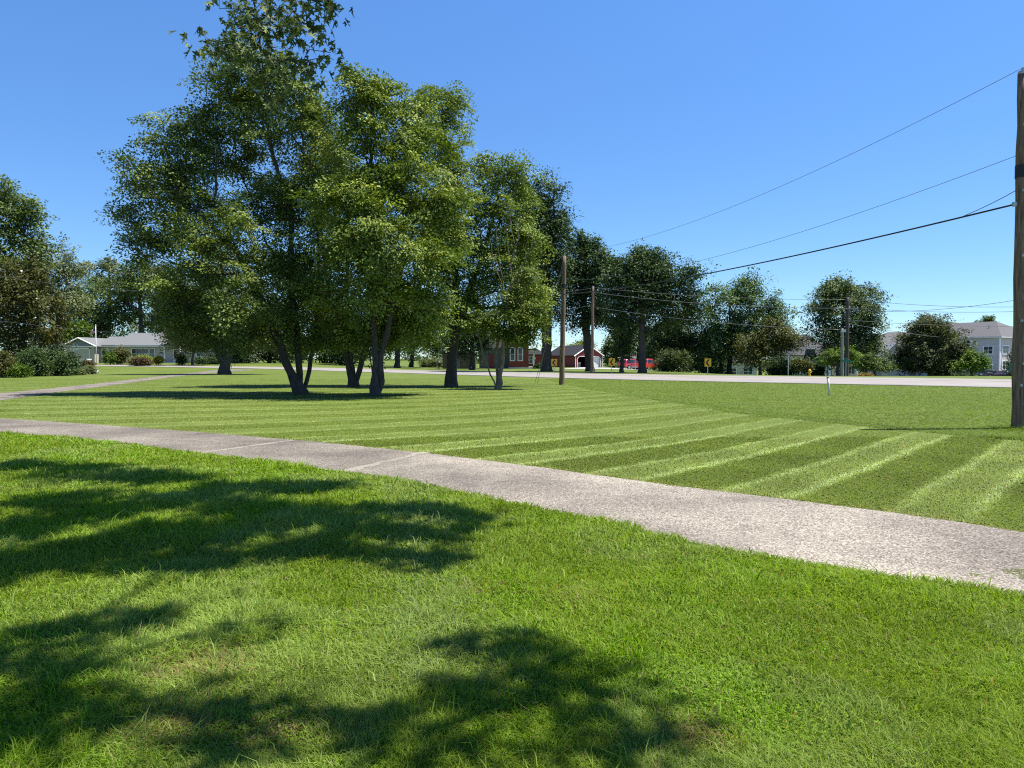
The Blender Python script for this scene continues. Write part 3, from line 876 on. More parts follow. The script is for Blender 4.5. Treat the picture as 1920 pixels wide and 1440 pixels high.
tree("maple_tree", "leafy two-stemmed maple nearest the viewer, its trunk in the middle of the clump", "tree",
     [stem((705, D), [(704, 700, D), (702, 620, D), (688, 500, D), (690, 350, D), (700, 200, D)]),
      [P(708, 735, D), P(713, 690, D), P(722, 640, D), P(738, 560, D - .5), P(765, 460, D - 1), P(800, 360, D)],
      [P(702, 735, D + .2), P(697, 690, D + .3), P(688, 640, D + .5), P(676, 540, D + 1), P(650, 400, D)]],
     [LB(690, 165, 50, 46, D), LB(735, 200, 50, 48, D), LB(780, 240, 50, 44, D + 2), LB(668, 240, 48, 55, D), LB(745, 275, 62, 60, D), LB(690, 330, 85, 65, D - 1),
      LB(800, 300, 55, 55, D + 1), LB(775, 375, 75, 70, D - 1), LB(640, 390, 62, 60, D - 2), LB(705, 435, 80, 60, D - 2.5), LB(820, 420, 58, 65, D),
      LB(760, 480, 72, 55, D - 2), LB(640, 480, 55, 50, D - 1), LB(690, 540, 70, 50, D - 1), LB(790, 545, 60, 50, D), LB(730, 585, 50, 38, D + 1), LB(620, 560, 45, 45, D), LB(770, 625, 50, 26, D + 1), LB(650, 620, 40, 24, D + 1), LB(700, 625, 60, 30, D + 1.5), LB(735, 650, 45, 22, D + 2), LB(620, 650, 40, 22, D + 1.5), LB(820, 600, 40, 30, D + 1)],
     640, 150, 0.125, 0.60, OLIVE_Y, 0.21, M_BARK, 3, 0.26, 0.2, MG)
D = 45
tree("maple_tree", "maple with a dark forked trunk standing farthest back in the clump", "tree",
     [stem((663, D), [(662, 690, D), (655, 640, D), (650, 560, D), (655, 400, D)]),
      [P(665, 718, D), P(674, 695, D), P(683, 660, D), P(700, 580, D), P(740, 450, D)],
      [P(661, 718, D), P(655, 695, D), P(640, 630, D), P(615, 540, D), P(600, 430, D)]],
     [LB(600, 235, 38, 40, D), LB(612, 300, 48, 55, D), LB(640, 380, 70, 70, D), LB(720, 400, 70, 60, D + 1), LB(620, 480, 60, 50, D), LB(700, 520, 70, 60, D),
      LB(660, 600, 60, 40, D + 2), LB(560, 520, 55, 60, D + 2), LB(600, 620, 60, 40, D + 1), LB(690, 640, 60, 34, D), LB(560, 650, 40, 26, D + 2), LB(740, 610, 50, 40, D + 2)],
     420, 120, 0.145, 0.70, OLIVE, 0.27, M_BARK_DARK, 3, 0.25, 0.22, MG)
tree("maple_tree", "maple with one straight dark trunk right in the clump, its pointed top standing apart", "tree",
     [stem((846, D), [(847, 690, D), (850, 630, D), (856, 520, D), (850, 380, D), (832, 240, D)]),
      [P(848, 650, D), P(870, 580, D), P(905, 480, D), P(930, 380, D)]],
     [LB(812, 200, 26, 36, D), LB(850, 205, 24, 34, D), LB(830, 262, 46, 40, D), LB(850, 335, 55, 50, D), LB(880, 410, 62, 60, D - 1), LB(820, 430, 55, 60, D),
      LB(935, 330, 42, 40, D), LB(970, 345, 26, 40, D), LB(950, 415, 48, 60, D), LB(980, 480, 34, 55, D), LB(900, 500, 62, 60, D - 1), LB(840, 530, 62, 60, D), LB(960, 545, 50, 50, D),
      LB(885, 585, 55, 40, D), LB(820, 605, 42, 32, D + 1), LB(1000, 560, 26, 38, D), LB(985, 610, 30, 26, D)],
     660, 125, 0.14, 0.66, OLIVE_YR, 0.30, M_BARK_DARK, 3, 0.25, 0.22, MG)
D = 41
BT = [[(950, 590), (944, 545), (938, 505), (934, 465), (931, 425)], [(944, 545), (930, 505), (922, 470), (918, 445)], [(957, 500), (952, 460), (946, 425), (943, 385)], [(957, 500), (966, 462), (972, 425), (974, 395)],
      [(955, 545), (972, 512), (985, 485), (996, 462), (1004, 448)], [(966, 462), (958, 430), (957, 400)], [(985, 485), (986, 458), (991, 436)], [(946, 630), (962, 590), (980, 556), (998, 532), (1010, 500)], [(938, 505), (926, 480)], [(972, 425), (982, 404)], [(996, 462), (1000, 440)]]
tree("maple_tree", "half-bare maple with three pale leaning stems at the right end of the clump", "tree",
     [stem((932, D), [(937, 705, D), (943, 670, D), (946, 630, D), (950, 590, D), (955, 545, D), (957, 500, D)]),
      [P(928, 727, D - .1), P(919, 702, D - .2), P(908, 672, D - .3), P(902, 645, D - .3), P(897, 628, D - .3), P(890, 628, D - .3), P(880, 629, D - .3), P(865, 629, D - .2)],
      [P(930, 727, D + .15), P(932, 690, D + .3), P(931, 655, D + .4), P(934, 638, D + .4), P(943, 615, D + .2)]] + [[P(a, b, D + .1 * (i % 3 - 1)) for a, b in t] for i, t in enumerate(BT)],
     [LB(920, 600, 30, 16, D), LB(968, 600, 30, 26, D), LB(900, 612, 16, 10, D), LB(990, 625, 22, 14, D), LB(930, 625, 24, 7, D), LB(965, 560, 26, 22, D + .5), LB(1005, 585, 20, 24, D + .5), LB(1012, 610, 14, 12, D), LB(985, 520, 20, 26, D + 1), LB(980, 637, 32, 10, D), LB(955, 630, 20, 9, D)],
     230, 40, 0.14, 0.42, FRESH_O, 0.145, M_BARK_PALE, 3, 0.35, 0.2, MG)
D = 79
tree("maple_tree", "dark low-crowned tree with a leaning trunk beside the lane, left of the clump", "tree",
     [stem((421, D), [(421, 690, D), (428, 672, D), (436, 650, D), (440, 600, D), (430, 540, D)]),
      [P(423, 690, D), P(412, 665, D), P(400, 640, D), P(380, 590, D)]],
     [LB(345, 600, 42, 40, D), LB(400, 570, 60, 50, D), LB(470, 590, 60, 50, D), LB(360, 640, 36, 22, D), LB(430, 630, 50, 26, D), LB(490, 630, 40, 26, D), LB(420, 520, 60, 45, D), LB(322, 560, 28, 40, D), LB(305, 520, 24, 30, D)],
     420, 80, 0.2, 0.95, BROWNGR, 0.55, M_BARK_DARK, 3, 0.4, 0.25)

# ---- the big silver maple that shades the viewer; only a hanging spray of it reaches into the frame
def maple_leaf_outline():
    a = [(0, 0), (.05, .10), (.27, .0), (.13, .19), (.50, .40), (.40, .46), (.14, .36), (.09, .50), (.24, .74), (.08, .66), (0, 1.02)]
    return np.array(a + [(-x, y) for x, y in a[-2:0:-1]])

def big_leaves(C, O, per, size, spread, tints):
    """lobed maple leaves, each a folded outline of its own"""
    ol = maple_leaf_outline(); k = len(ol)
    n = len(C); m = n * per; idx = np.repeat(np.arange(n), per)
    off = RNG.standard_normal((m, 3)) * np.array([1, 1, .6]) * spread
    pos = C[idx] + off; pos[:, 2] -= 0.05
    ax = np.c_[RNG.standard_normal((m, 2)) * .7, -0.7 - 0.5 * RNG.random(m)]; ax /= np.linalg.norm(ax, axis=1)[:, None]
    nr = RNG.standard_normal((m, 3)) + np.array([0, -.3, .5]); nr -= ax * np.sum(nr * ax, axis=1)[:, None]; nr /= np.linalg.norm(nr, axis=1)[:, None]
    sd = np.cross(nr, ax)
    L = size * (0.6 + 0.6 * RNG.random(m))
    V = pos[:, None, :] + L[:, None, None] * (ol[None, :, 0, None] * sd[:, None, :] * 0.95 + ol[None, :, 1, None] * ax[:, None, :] + (np.abs(ol[None, :, 0, None]) * .35) * nr[:, None, :])
    half = (k + 2) // 2
    ctr = 0
    tri = []
    mid = pos + ax * (L * .45)[:, None]
    V = np.concatenate([V, mid[:, None, :]], 1)
    for i in range(k): tri.append((k, i, (i + 1) % k))
    F = (np.arange(m) * (k + 1))[:, None, None] + np.array(tri)[None]
    t0, t1 = np.array(tints[0]), np.array(tints[1]); f = np.clip(.5 + .3 * RNG.standard_normal(m), 0, 1)[:, None]
    col = t0 * (1 - f) + t1 * f
    return V.reshape(-1, 3), F.reshape(-1, 3), np.repeat(col, k + 1, axis=0)

def shade_tree():
    base = GD(960, 1); base = np.array([-5.4, -2.6, -0.06])
    o = thing("silver_maple", "overhanging silver maple whose hanging leafy branch dips into the top of the view", "tree", base)
    pts = []; outs = []
    # ground spots that lie in its shade -> boughs up the sun's ray from them
    blobs = [(40, 880, 9.5, .55), (150, 885, 9.3, .5), (260, 900, 8.8, .5), (330, 905, 8.6, .5), (90, 950, 8.4, .6), (190, 965, 8.2, .5), (30, 1000, 8.2, .6),
             (330, 945, 8.6, .5), (410, 925, 8.8, .45), (480, 920, 9.0, .45), (560, 925, 9.2, .35), (610, 918, 9.2, .25), (440, 960, 8.4, .5), (530, 975, 8.2, .45), (390, 1010, 8.0, .5), (300, 1015, 8.0, .5),
             (210, 1030, 7.9, .45), (110, 1050, 7.8, .5), (20, 1070, 7.8, .5), (280, 1070, 7.8, .38), (370, 1065, 7.8, .35), (620, 980, 8.3, .4), (700, 960, 8.6, .3), (760, 965, 8.6, .3), (830, 968, 8.7, .25), (880, 978, 8.8, .16),
             (690, 1005, 8.2, .3), (790, 1015, 8.2, .28), (600, 1035, 8.0, .3), (700, 1050, 7.9, .25), (820, 1065, 7.8, .2), (530, 1045, 8, .25), (890, 1000, 8, .12),
             (60, 1195, 7.6, .35), (160, 1200, 7.6, .3), (250, 1180, 7.6, .22), (320, 1160, 7.7, .2), (20, 1260, 7.5, .35), (90, 1280, 7.5, .25), (420, 1215, 7.5, .13),
             (20, 1360, 7.3, .3), (80, 1420, 7.2, .25), (240, 1330, 7.4, .2), (140, 1350, 7.4, .12), (410, 1345, 7.3, .16), (360, 1380, 7.3, .12), (400, 1430, 7.2, .2), (460, 1430, 7.2, .18),
             (560, 1340, 7.4, .14), (610, 1365, 7.4, .14), (680, 1370, 7.3, .16), (760, 1365, 7.3, .18), (820, 1345, 7.3, .16), (850, 1310, 7.4, .12), (720, 1410, 7.2, .2),
             (870, 1230, 7.5, .15), (920, 1225, 7.5, .15), (990, 1235, 7.5, .15), (1030, 1260, 7.5, .12), (960, 1290, 7.4, .17), (1040, 1310, 7.4, .15), (1070, 1300, 7.4, .1), (1000, 1345, 7.3, .1),
             (1180, 1380, 7.3, .12), (1190, 1425, 7.2, .12), (1060, 1420, 7.2, .10), (880, 1420, 7.2, .1)]
    for px, py, h, r in blobs:
        h = h * 1.32; g = G(px, py); t = h / SUN[2]
        c = g + SUN * t
        k = max(1, int((25 if py < 1100 else 7) * (r / .5) ** 1.6)); r *= (1 if py < 1100 else .66)
        d = RNG.standard_normal((k, 3)); d /= np.linalg.norm(d, axis=1)[:, None]
        p = c + d * np.array([r, r, r * .8]) * RNG.random((k, 1)) ** .5
        pts.append(p); outs.append(d)
    pts = np.concatenate(pts); outs = np.concatenate(outs)
    # the hanging spray seen in the photograph
    D = 10.5
    hang = []
    path = [(478, -60), (482, 30), (488, 90), (494, 140), (500, 185), (507, 240)]
    for (px, py, s, k) in [(430, -20, 40, 10), (500, -15, 50, 14), (570, -10, 45, 12), (610, 5, 26, 6), (400, 75, 24, 9), (440, 65, 30, 10), (480, 40, 30, 10), (420, 105, 18, 3),
                           (530, 55, 36, 12), (520, 110, 30, 9), (560, 130, 20, 4), (480, 130, 20, 4), (540, 165, 18, 3), (585, 130, 16, 3), (590, 105, 16, 3), (620, 100, 8, 2), (600, 60, 14, 3), (640, 25, 6, 1), (505, 185, 14, 3), (530, 195, 12, 2), (460, 15, 34, 5), (545, 20, 30, 5), (575, 45, 22, 3), (470, 95, 20, 3)]:
        for _ in range(k):
            hang.append(P(px + RNG.standard_normal() * s * .5, py + RNG.standard_normal() * s * .5, D + RNG.standard_normal() * .30))
    hang = np.array(hang)
    b = base
    stems = [[b, b + [.1, .2, 2.2], b + [.3, .8, 4.2], b + [.7, 2.0, 7.5], b + [1.0, 3.5, 10.6], b + [1.2, 5.5, 13.5]],
             [b + [.3, .8, 4.2], b + [2.2, 1.6, 7.5], b + [4.8, 3.4, 10.0], b + [7.0, 6.4, 11.5], b + [7.0, 9.5, 12.5]],
             [b + [.3, .8, 4.2], b + [-.6, 3.0, 6.3], b + [-.8, 6.5, 8.0], b + [-.5, 10, 9.2]],
             [b + [-.5, 10, 9.2], P(478, -190, D + .3), P(478, -60, D), P(482, 30, D), P(488, 90, D), P(494, 140, D), P(500, 185, D), P(507, 240, D)]]
    X, par, nr = grow(np.concatenate([pts, hang]), stems, 0.25)
    hz = np.concatenate([hang, np.array([P(478, -60, D)])])
    cap = np.full(len(X), 1.0)
    dmin = np.array([np.linalg.norm(hz - q, axis=1).min() for q in X])
    inh = dmin < 0.9
    cap[inh] = 0.006; cap[:nr][inh[:nr]] = 0.013
    hd = np.hypot(X[:, 0] - b[0], X[:, 1] - b[1])
    cap = np.minimum(cap, np.interp(hd, [0.3, 1.2, 3, 6], [.42, .16, .06, .03]))
    wood(X - b, par, 0.42, tip_min=0.004, ex=2.25, cap=cap).build('trunk', M_TWIG, o, smooth=True)
    V, F, T = leaves(pts - b, outs, 34, 0.15, 0.235, 0.5, OLIVE)
    np_mesh('crown', V, F, M_LEAF, o, tint=T)
    V, F, T = big_leaves(hang - b, hang * 0, 6, 0.15, 0.10, ((0.036, 0.066, 0.022), (0.17, 0.215, 0.075)))
    np_mesh('hanging_leaves', V, F, M_LEAF, o, tint=T)
shade_tree()

# ---- trees behind and to the left
def simple_tree(name, label, trunk_px, Dd, lobes, n, per=34, size=0.34, spread=0.8, tints=MIDG, tr=0.3, top=None, bark=None, cat="tree", group=None, sub=3, flat=0.5, lean=0, shell=.35, up=.8, wid=.62, sf=.42):
    top = top or min(l[1] for l in lobes)
    mid = (max(l[1] + l[3] for l in lobes) + top) / 2
    st = [stem((trunk_px, Dd), [(trunk_px + lean * .5, (mid + 690) / 2, Dd), (trunk_px + lean, mid, Dd), (trunk_px + lean * 1.4, (mid + top) / 2, Dd)])]
    return tree(name, label, cat, st, [LB(l[0], l[1], l[2] * 1.14, l[3] * 1.10, Dd) for l in lobes], int(n * 1.4), per, size, spread, tints, tr, bark or M_BARK_DARK, sub, flat, shell, group, up=up, wid=wid, sf=sf)

simple_tree("broadleaf_tree", "tall dark green tree cut by the left edge of the view", -35, 78,
            [(-30, 440, 70, 90), (20, 410, 45, 40), (45, 400, 26, 20), (5, 365, 24, 35), (10, 480, 60, 50), (-40, 560, 80, 70)], 420, 40, 0.28, 0.75, MIDG, 0.4)
mag = simple_tree("magnolia_tree", "dense low magnolia with a few white blooms at the left edge", 45, 74,
            [(40, 570, 55, 60), (0, 580, 50, 60), (75, 600, 38, 50), (30, 520, 40, 25), (50, 640, 55, 28)], 420, 34, 0.24, 0.55, ((0.035, 0.045, 0.015), (0.12, 0.115, 0.035)), 0.25, flat=.6)
mq = np.array([P(a, b, 72.2) - np.array(mag.location) for a, b in [(40, 508, ), (66, 596), (32, 592), (70, 560), (12, 545), (24, 617), (50, 640), (86, 612)]])
V, F, T = leaves(mq, np.tile([0, -1.0, .3], (len(mq), 1)), 7, 0.16, 0.07, .8, ((.7, .68, .6), (.8, .78, .7)))
np_mesh("blossom", V, F, M_LEAF, mag, tint=T)
simple_tree("willow_tree", "pale grey-green feathery tree between the dark left tree and the house", 110, 108,
            [(100, 520, 40, 50), (70, 500, 36, 40), (125, 550, 32, 45), (95, 570, 50, 40), (60, 560, 40, 45), (115, 480, 12, 26)], 360, 34, 0.30, 0.85, PALE, 0.35, flat=.7, sub=4)
simple_tree("broadleaf_tree", "rounded green tree directly behind the ranch house garage", 165, 138,
            [(165, 570, 40, 45), (200, 580, 40, 45), (145, 590, 30, 40), (175, 610, 50, 35), (215, 555, 26, 30)], 300, 34, 0.38, 0.95, MIDG, 0.4)
simple_tree("broadleaf_tree", "thin-topped tree with a bare spike rising behind the ranch house roof", 205, 150,
            [(205, 520, 26, 26), (180, 530, 30, 22), (160, 505, 14, 12), (225, 520, 18, 24), (205, 500, 9, 14), (240, 530, 14, 12)], 170, 24, 0.38, 0.9, PALE, 0.3, sub=4)
simple_tree("broadleaf_tree", "tree with a dark forked trunk rising behind the ranch house ridge", 268, 135,
            [(265, 520, 30, 30), (240, 550, 34, 30), (290, 540, 32, 36), (270, 505, 16, 22), (310, 560, 24, 40), (235, 590, 28, 22)], 260, 34, 0.38, 0.95, MIDG, 0.45, lean=-6)
simple_tree("broadleaf_tree", "light green tree behind the chimney of the ranch house", 320, 142,
            [(320, 590, 40, 40), (350, 570, 36, 40), (300, 610, 30, 26), (380, 590, 40, 45)], 280, 34, 0.4, 0.95, OLIVE_Y, 0.4)
simple_tree("spruce_tree", "small bluish spruce to the left of the ranch house garage", 92, 100,
            [(92, 650, 20, 16), (90, 634, 12, 10), (112, 652, 22, 10), (92, 668, 24, 12)], 110, 30, 0.20, 0.5, BLUISH, 0.15, cat="tree", up=.5)
simple_tree("shade_tree", "small bright green tree beside the ranch house garage roof", 130, 132,
            [(120, 625, 24, 16), (150, 620, 16, 14), (110, 640, 18, 12)], 110, 32, 0.34, 0.75, FRESH, 0.18)
simple_tree("ornamental_tree", "small brownish ornamental tree in front of the ranch house door", 361, 106,
            [(345, 640, 24, 18), (365, 650, 22, 16), (330, 630, 18, 16), (375, 635, 20, 20)], 120, 30, 0.26, 0.62, BROWNGR, 0.14)
# dark evergreens and trees standing behind the clump, along the far side of the road
EV = "dark trees in the shade beyond the road behind the clump"
for i, (px, w, top, Dd, lab) in enumerate([(455, 26, 590, 116, "dark evergreen beyond the lane, next to the leaning lane tree"), (505, 28, 575, 122, "dark evergreen seen to the left of the first clump trunks"),
                                           (545, 24, 600, 118, "dark evergreen hidden partly by the leftmost clump trunks"), (610, 26, 590, 124, "dark evergreen seen between the left and the back clump trunks"),
                                           (650, 22, 610, 116, "dark evergreen directly behind the back clump trunk")]):
    simple_tree("evergreen_tree", lab, px, Dd, [(px, 660, w, 26), (px - 4, 625, w * .8, 30), (px + 5, top + 10, w * .55, 24)], 190, 34, 0.36, 0.8, DEEP, 0.25, group=EV)
simple_tree("broadleaf_tree", "dark spreading tree seen right of the middle clump trunk, across the road", 745, 118,
            [(745, 610, 34, 30), (720, 630, 30, 26), (775, 625, 30, 26), (750, 580, 30, 26)], 240, 34, 0.34, 0.85, DEEP, 0.4)
simple_tree("broadleaf_tree", "green tree with a short crooked trunk across the road, left of the straight dark trunk", 771, 128,
            [(775, 625, 36, 28), (805, 630, 30, 24), (785, 590, 34, 26), (820, 650, 18, 16), (755, 645, 20, 14)], 260, 34, 0.34, 0.85, MIDG, 0.35, lean=5)
simple_tree("broadleaf_tree", "dense dark tree shading the grey wing of the red house", 885, 110,
            [(880, 640, 34, 30), (905, 620, 30, 30), (860, 625, 20, 24)], 240, 34, 0.32, 0.8, DEEP, 0.35)
OAK = "large dark trees lining the far side of the road on the right"
simple_tree("oak_tree", "tallest dark tree beyond the leftmost road sign, its trunk beside the red garage", 1025, 95,
            [(1010, 420, 52, 70), (1040, 470, 30, 50), (985, 470, 50, 70), (1020, 520, 48, 50), (1000, 380, 30, 36), (1040, 430, 26, 40), (1000, 580, 50, 30), (1040, 560, 26, 30)], 620, 42, 0.30, 0.85, DEEP, 0.62, group=OAK, sub=4, flat=.6, sf=.36)
simple_tree("oak_tree", "dark tree with a thick bowed trunk in front of the red garage", 1106, 97,
            [(1100, 490, 38, 40), (1080, 530, 32, 40), (1120, 540, 24, 40), (1095, 460, 20, 20), (1085, 590, 34, 28), (1122, 590, 20, 24), (1130, 500, 10, 24)], 420, 40, 0.30, 0.8, DEEP, 0.5, lean=-14, group=OAK, sub=4, flat=.6, sf=.36)
simple_tree("oak_tree", "broad round-topped dark tree whose trunk stands before the red vehicles", 1204, 88,
            [(1200, 530, 55, 50), (1220, 500, 36, 30), (1175, 560, 42, 40), (1255, 540, 34, 34), (1235, 590, 45, 30), (1180, 510, 34, 30), (1290, 545, 28, 40), (1300, 590, 18, 24), (1160, 600, 24, 24)], 620, 42, 0.28, 0.8, DEEP, 0.42, group=OAK, sub=4, flat=.6, sf=.36)
simple_tree("broadleaf_tree", "slim dark tree behind the second chevron sign from the left", 1166, 92,
            [(1165, 640, 16, 26), (1158, 620, 16, 18), (1172, 612, 18, 18)], 110, 30, 0.28, 0.6, DEEP, 0.22)
simple_tree("broadleaf_tree", "loose green tree behind the round-topped dark tree, right of its crown", 1290, 112,
            [(1290, 620, 40, 36), (1260, 640, 30, 26), (1310, 650, 26, 32), (1240, 630, 22, 24)], 260, 34, 0.33, 0.8, ((0.03, 0.055, 0.025), (0.08, 0.105, 0.045)), 0.3)
simple_tree("evergreen_tree", "dark evergreen standing behind the red pickup and the olive bush", 1245, 152, [(1245, 650, 26, 36), (1225, 665, 20, 26), (1262, 625, 20, 30)], 200, 34, 0.38, 0.85, DEEP, 0.3)
simple_tree("evergreen_tree", "dark evergreen behind the rightmost chevron sign", 1318, 138, [(1318, 660, 24, 36), (1300, 670, 20, 26), (1338, 650, 20, 34)], 190, 34, 0.36, 0.8, DEEP, 0.3)
simple_tree("evergreen_tree", "dark evergreen behind the dark red sport utility", 1196, 158, [(1196, 645, 22, 40), (1180, 655, 16, 30), (1215, 640, 16, 30)], 190, 34, 0.38, 0.85, DEEP, 0.3)
simple_tree("broadleaf_tree", "green tree screening the driveway behind the red garage", 1150, 160,
            [(1150, 650, 14, 26), (1140, 665, 14, 20), (1165, 660, 12, 24)], 130, 30, 0.36, 0.8, MIDG, 0.25)
simple_tree("broadleaf_tree", "small distant tree showing above the red garage roof", 1092, 190,
            [(1092, 652, 18, 12), (1080, 656, 10, 8)], 80, 24, 0.42, 0.9, OLIVE_Y, 0.25)
simple_tree("locust_tree", "tall loose green tree left of the dark utility pole, its top rough and spiky", 1368, 110,
            [(1370, 590, 45, 50), (1415, 570, 42, 40), (1410, 535, 16, 24), (1345, 560, 24, 24), (1440, 600, 40, 36), (1390, 630, 45, 40), (1465, 590, 22, 24), (1340, 620, 22, 40), (1435, 640, 40, 36), (1370, 655, 44, 34), (1410, 665, 40, 28), (1347, 672, 22, 22)], 620, 38, 0.30, 0.8, ((0.052, 0.108, 0.036), (0.14, 0.205, 0.068)), 0.36, sub=4, flat=.55)
simple_tree("locust_tree", "olive feathery tree drooping beside the tall loose green tree", 1425, 103,
            [(1440, 650, 30, 22), (1470, 635, 30, 18), (1490, 645, 22, 14), (1450, 620, 24, 18), (1410, 660, 26, 26)], 220, 34, 0.26, 0.7, BROWNGR, 0.2, flat=.7)
simple_tree("broadleaf_tree", "large rounded tree standing behind the dark utility pole", 1581, 106,
            [(1580, 590, 60, 50), (1550, 570, 34, 34), (1605, 565, 38, 34), (1577, 550, 30, 24), (1540, 620, 32, 34), (1620, 620, 34, 34), (1630, 590, 20, 30), (1590, 650, 50, 28), (1575, 675, 50, 24), (1620, 665, 34, 26)], 680, 38, 0.29, 0.8, ((0.048, 0.085, 0.033), (0.14, 0.185, 0.068)), 0.4, sub=4, flat=.5)
simple_tree("dogwood_tree", "small bright green layered tree at the foot of the utility poles", 1571, 84,
            [(1560, 668, 22, 10), (1580, 660, 20, 9), (1592, 678, 18, 9), (1548, 683, 16, 8), (1570, 690, 24, 8), (1600, 668, 9, 7)], 150, 34, 0.17, 0.42, FRESH, 0.16, flat=.3, sub=2)
simple_tree("crabapple_tree", "green bushy tree between the pole and the round dark tree", 1640, 97,
            [(1640, 688, 24, 18), (1625, 680, 16, 16), (1660, 690, 14, 14)], 170, 32, 0.22, 0.5, MIDG, 0.14)
simple_tree("zelkova_tree", "perfectly rounded dark olive tree in front of the apartment building", 1745, 100,
            [(1750, 650, 54, 48), (1747, 622, 40, 26), (1715, 665, 36, 34), (1782, 662, 28, 32), (1755, 680, 56, 22), (1705, 690, 26, 14), (1795, 690, 14, 14)], 640, 38, 0.25, 0.62, ((0.036, 0.052, 0.022), (0.105, 0.12, 0.048)), 0.34, sub=4, flat=.45, sf=.3)
simple_tree("crabapple_tree", "bright green bushy tree by the parked cars", 1822, 95,
            [(1822, 680, 20, 16), (1810, 690, 16, 14), (1835, 690, 14, 12)], 160, 32, 0.22, 0.5, FRESH, 0.14)
simple_tree("spruce_tree", "small dark conifer showing beside the near utility pole", 1903, 116,
            [(1902, 690, 14, 18), (1903, 668, 8, 14)], 110, 30, 0.2, 0.45, DEEP, 0.12)
simple_tree("broadleaf_tree", "distant treetop showing above the apartment roof", 1852, 240,
            [(1850, 606, 9, 8), (1838, 610, 8, 6), (1856, 600, 5, 6)], 60, 24, 0.5, 1.0, MIDG, 0.3)

def bush(name, label, px, Dd, w, top, base_px, n, tints, size=0.16, spread=0.4, per=30, cat="bush", group=None, flat=.6):
    h = base_px - top
    lobes = [(px, base_px - h * .45, w * .75, h * .5), (px - w * .4, base_px - h * .4, w * .5, h * .42), (px + w * .42, base_px - h * .38, w * .5, h * .4)]
    st = [stem((px, Dd), [(px, base_px - h * .3, Dd), (px + 1, base_px - h * .6, Dd)])]
    return tree(name, label, cat, st, [LB(*l, Dd) for l in lobes], n, per, size, spread, tints, 0.06, M_BARK_DARK, 3, flat, .5, group, ('stem', 'foliage'), sf=.35)

bush("bush", "large dark green bush in the left foreground bed, left of its twin", 62, 71, 36, 652, 706, 300, DEEP)
bush("bush", "dark green bush beside its larger twin, nearer the ranch house", 118, 73, 34, 655, 704, 280, DEEP)
bush("bush", "olive bush cut by the left edge of the view", 5, 66, 22, 662, 711, 170, BROWNGR)
bush("perennial_clump", "light green leafy clump between the olive bush and the large dark bush", 38, 66, 20, 684, 710, 110, FRESH, 0.13, 0.3, cat="plant")
bush("hosta_clump", "striped pale hosta clump right of the dark bushes", 146, 76, 13, 692, 703, 90, PALE, 0.14, 0.28, cat="plant")
bush("hosta_clump", "pale hosta clump next to the white rock", 168, 80, 12, 688, 699, 90, PALE, 0.14, 0.28, cat="plant")
bush("flower_bed_shrub", "dark red low shrub by the white box at the garage", 165, 92, 12, 678, 686, 60, BROWNISH, 0.15, 0.3)
bush("yew_bush", "bright green rounded bush at the ranch house entry", 207, 108, 14, 661, 679, 120, FRESH, 0.18, 0.4)
bush("bush", "brownish taller bush at the ranch house entry", 226, 109, 14, 650, 679, 130, BROWNGR, 0.2, 0.45)
bush("hedge", "clipped green hedge under the ranch house picture window", 266, 109, 26, 667, 682, 150, OLIVE_Y, 0.18, 0.4)
bush("bush", "reddish brown bush in front of the clipped hedge", 264, 104, 20, 671, 684, 120, BROWNISH, 0.18, 0.4)
bush("flower_shrub", "small yellow flowering shrub below the bird feeder", 297, 106, 9, 669, 680, 70, ((0.25, 0.22, 0.02), (0.35, 0.32, 0.03)), 0.16, 0.3)
bush("bush", "dark bush left of the ornamental tree at the front door", 340, 108, 10, 664, 681, 80, DEEP, 0.2, 0.4)
bush("bush", "long dark bush under the right end of the ranch house", 392, 110, 34, 670, 684, 170, DEEP, 0.22, 0.45)
bush("bush", "big rounded olive green bush right of the red pickup", 1260, 104, 33, 653, 697, 330, ((0.04, 0.065, 0.025), (0.10, 0.125, 0.05)), 0.22, 0.55)
bush("bush", "dark bush right of the rightmost chevron sign", 1335, 108, 20, 672, 702, 150, DEEP, 0.24, 0.5)
bush("bush", "dark bush under the olive feathery tree", 1465, 106, 36, 672, 704, 220, DEEP, 0.24, 0.5)
bush("bush", "olive mushroom-shaped bush behind the grey roadside post", 1503, 100, 20, 674, 692, 150, BROWNGR, 0.2, 0.45)
bush("bush", "dark bush behind the yellow hydrant", 1528, 108, 22, 682, 706, 130, DEEP, 0.22, 0.5)
bush("hedge", "low dark hedge along the parking area under the round tree", 1790, 112, 36, 700, 711, 170, DEEP, 0.2, 0.4)
bush("bush", "grey-green low bush under the round tree", 1762, 101, 16, 693, 709, 90, PALE, 0.2, 0.4)
bush("flower_bed", "low orange and yellow flower bed right of the utility poles", 1620, 86, 16, 702, 709, 70, ((0.16, 0.15, 0.03), (0.36, 0.20, 0.05)), 0.14, 0.25, cat="flowers")
bush("bush", "dark shrub at the foot of the red house porch", 1012, 122, 10, 683, 692, 60, DEEP, 0.2, 0.35)
bush("bush", "distant grey-green shrub across the road, left of the brown shed", 808, 135, 22, 674, 688, 120, PALE, 0.3, 0.6)

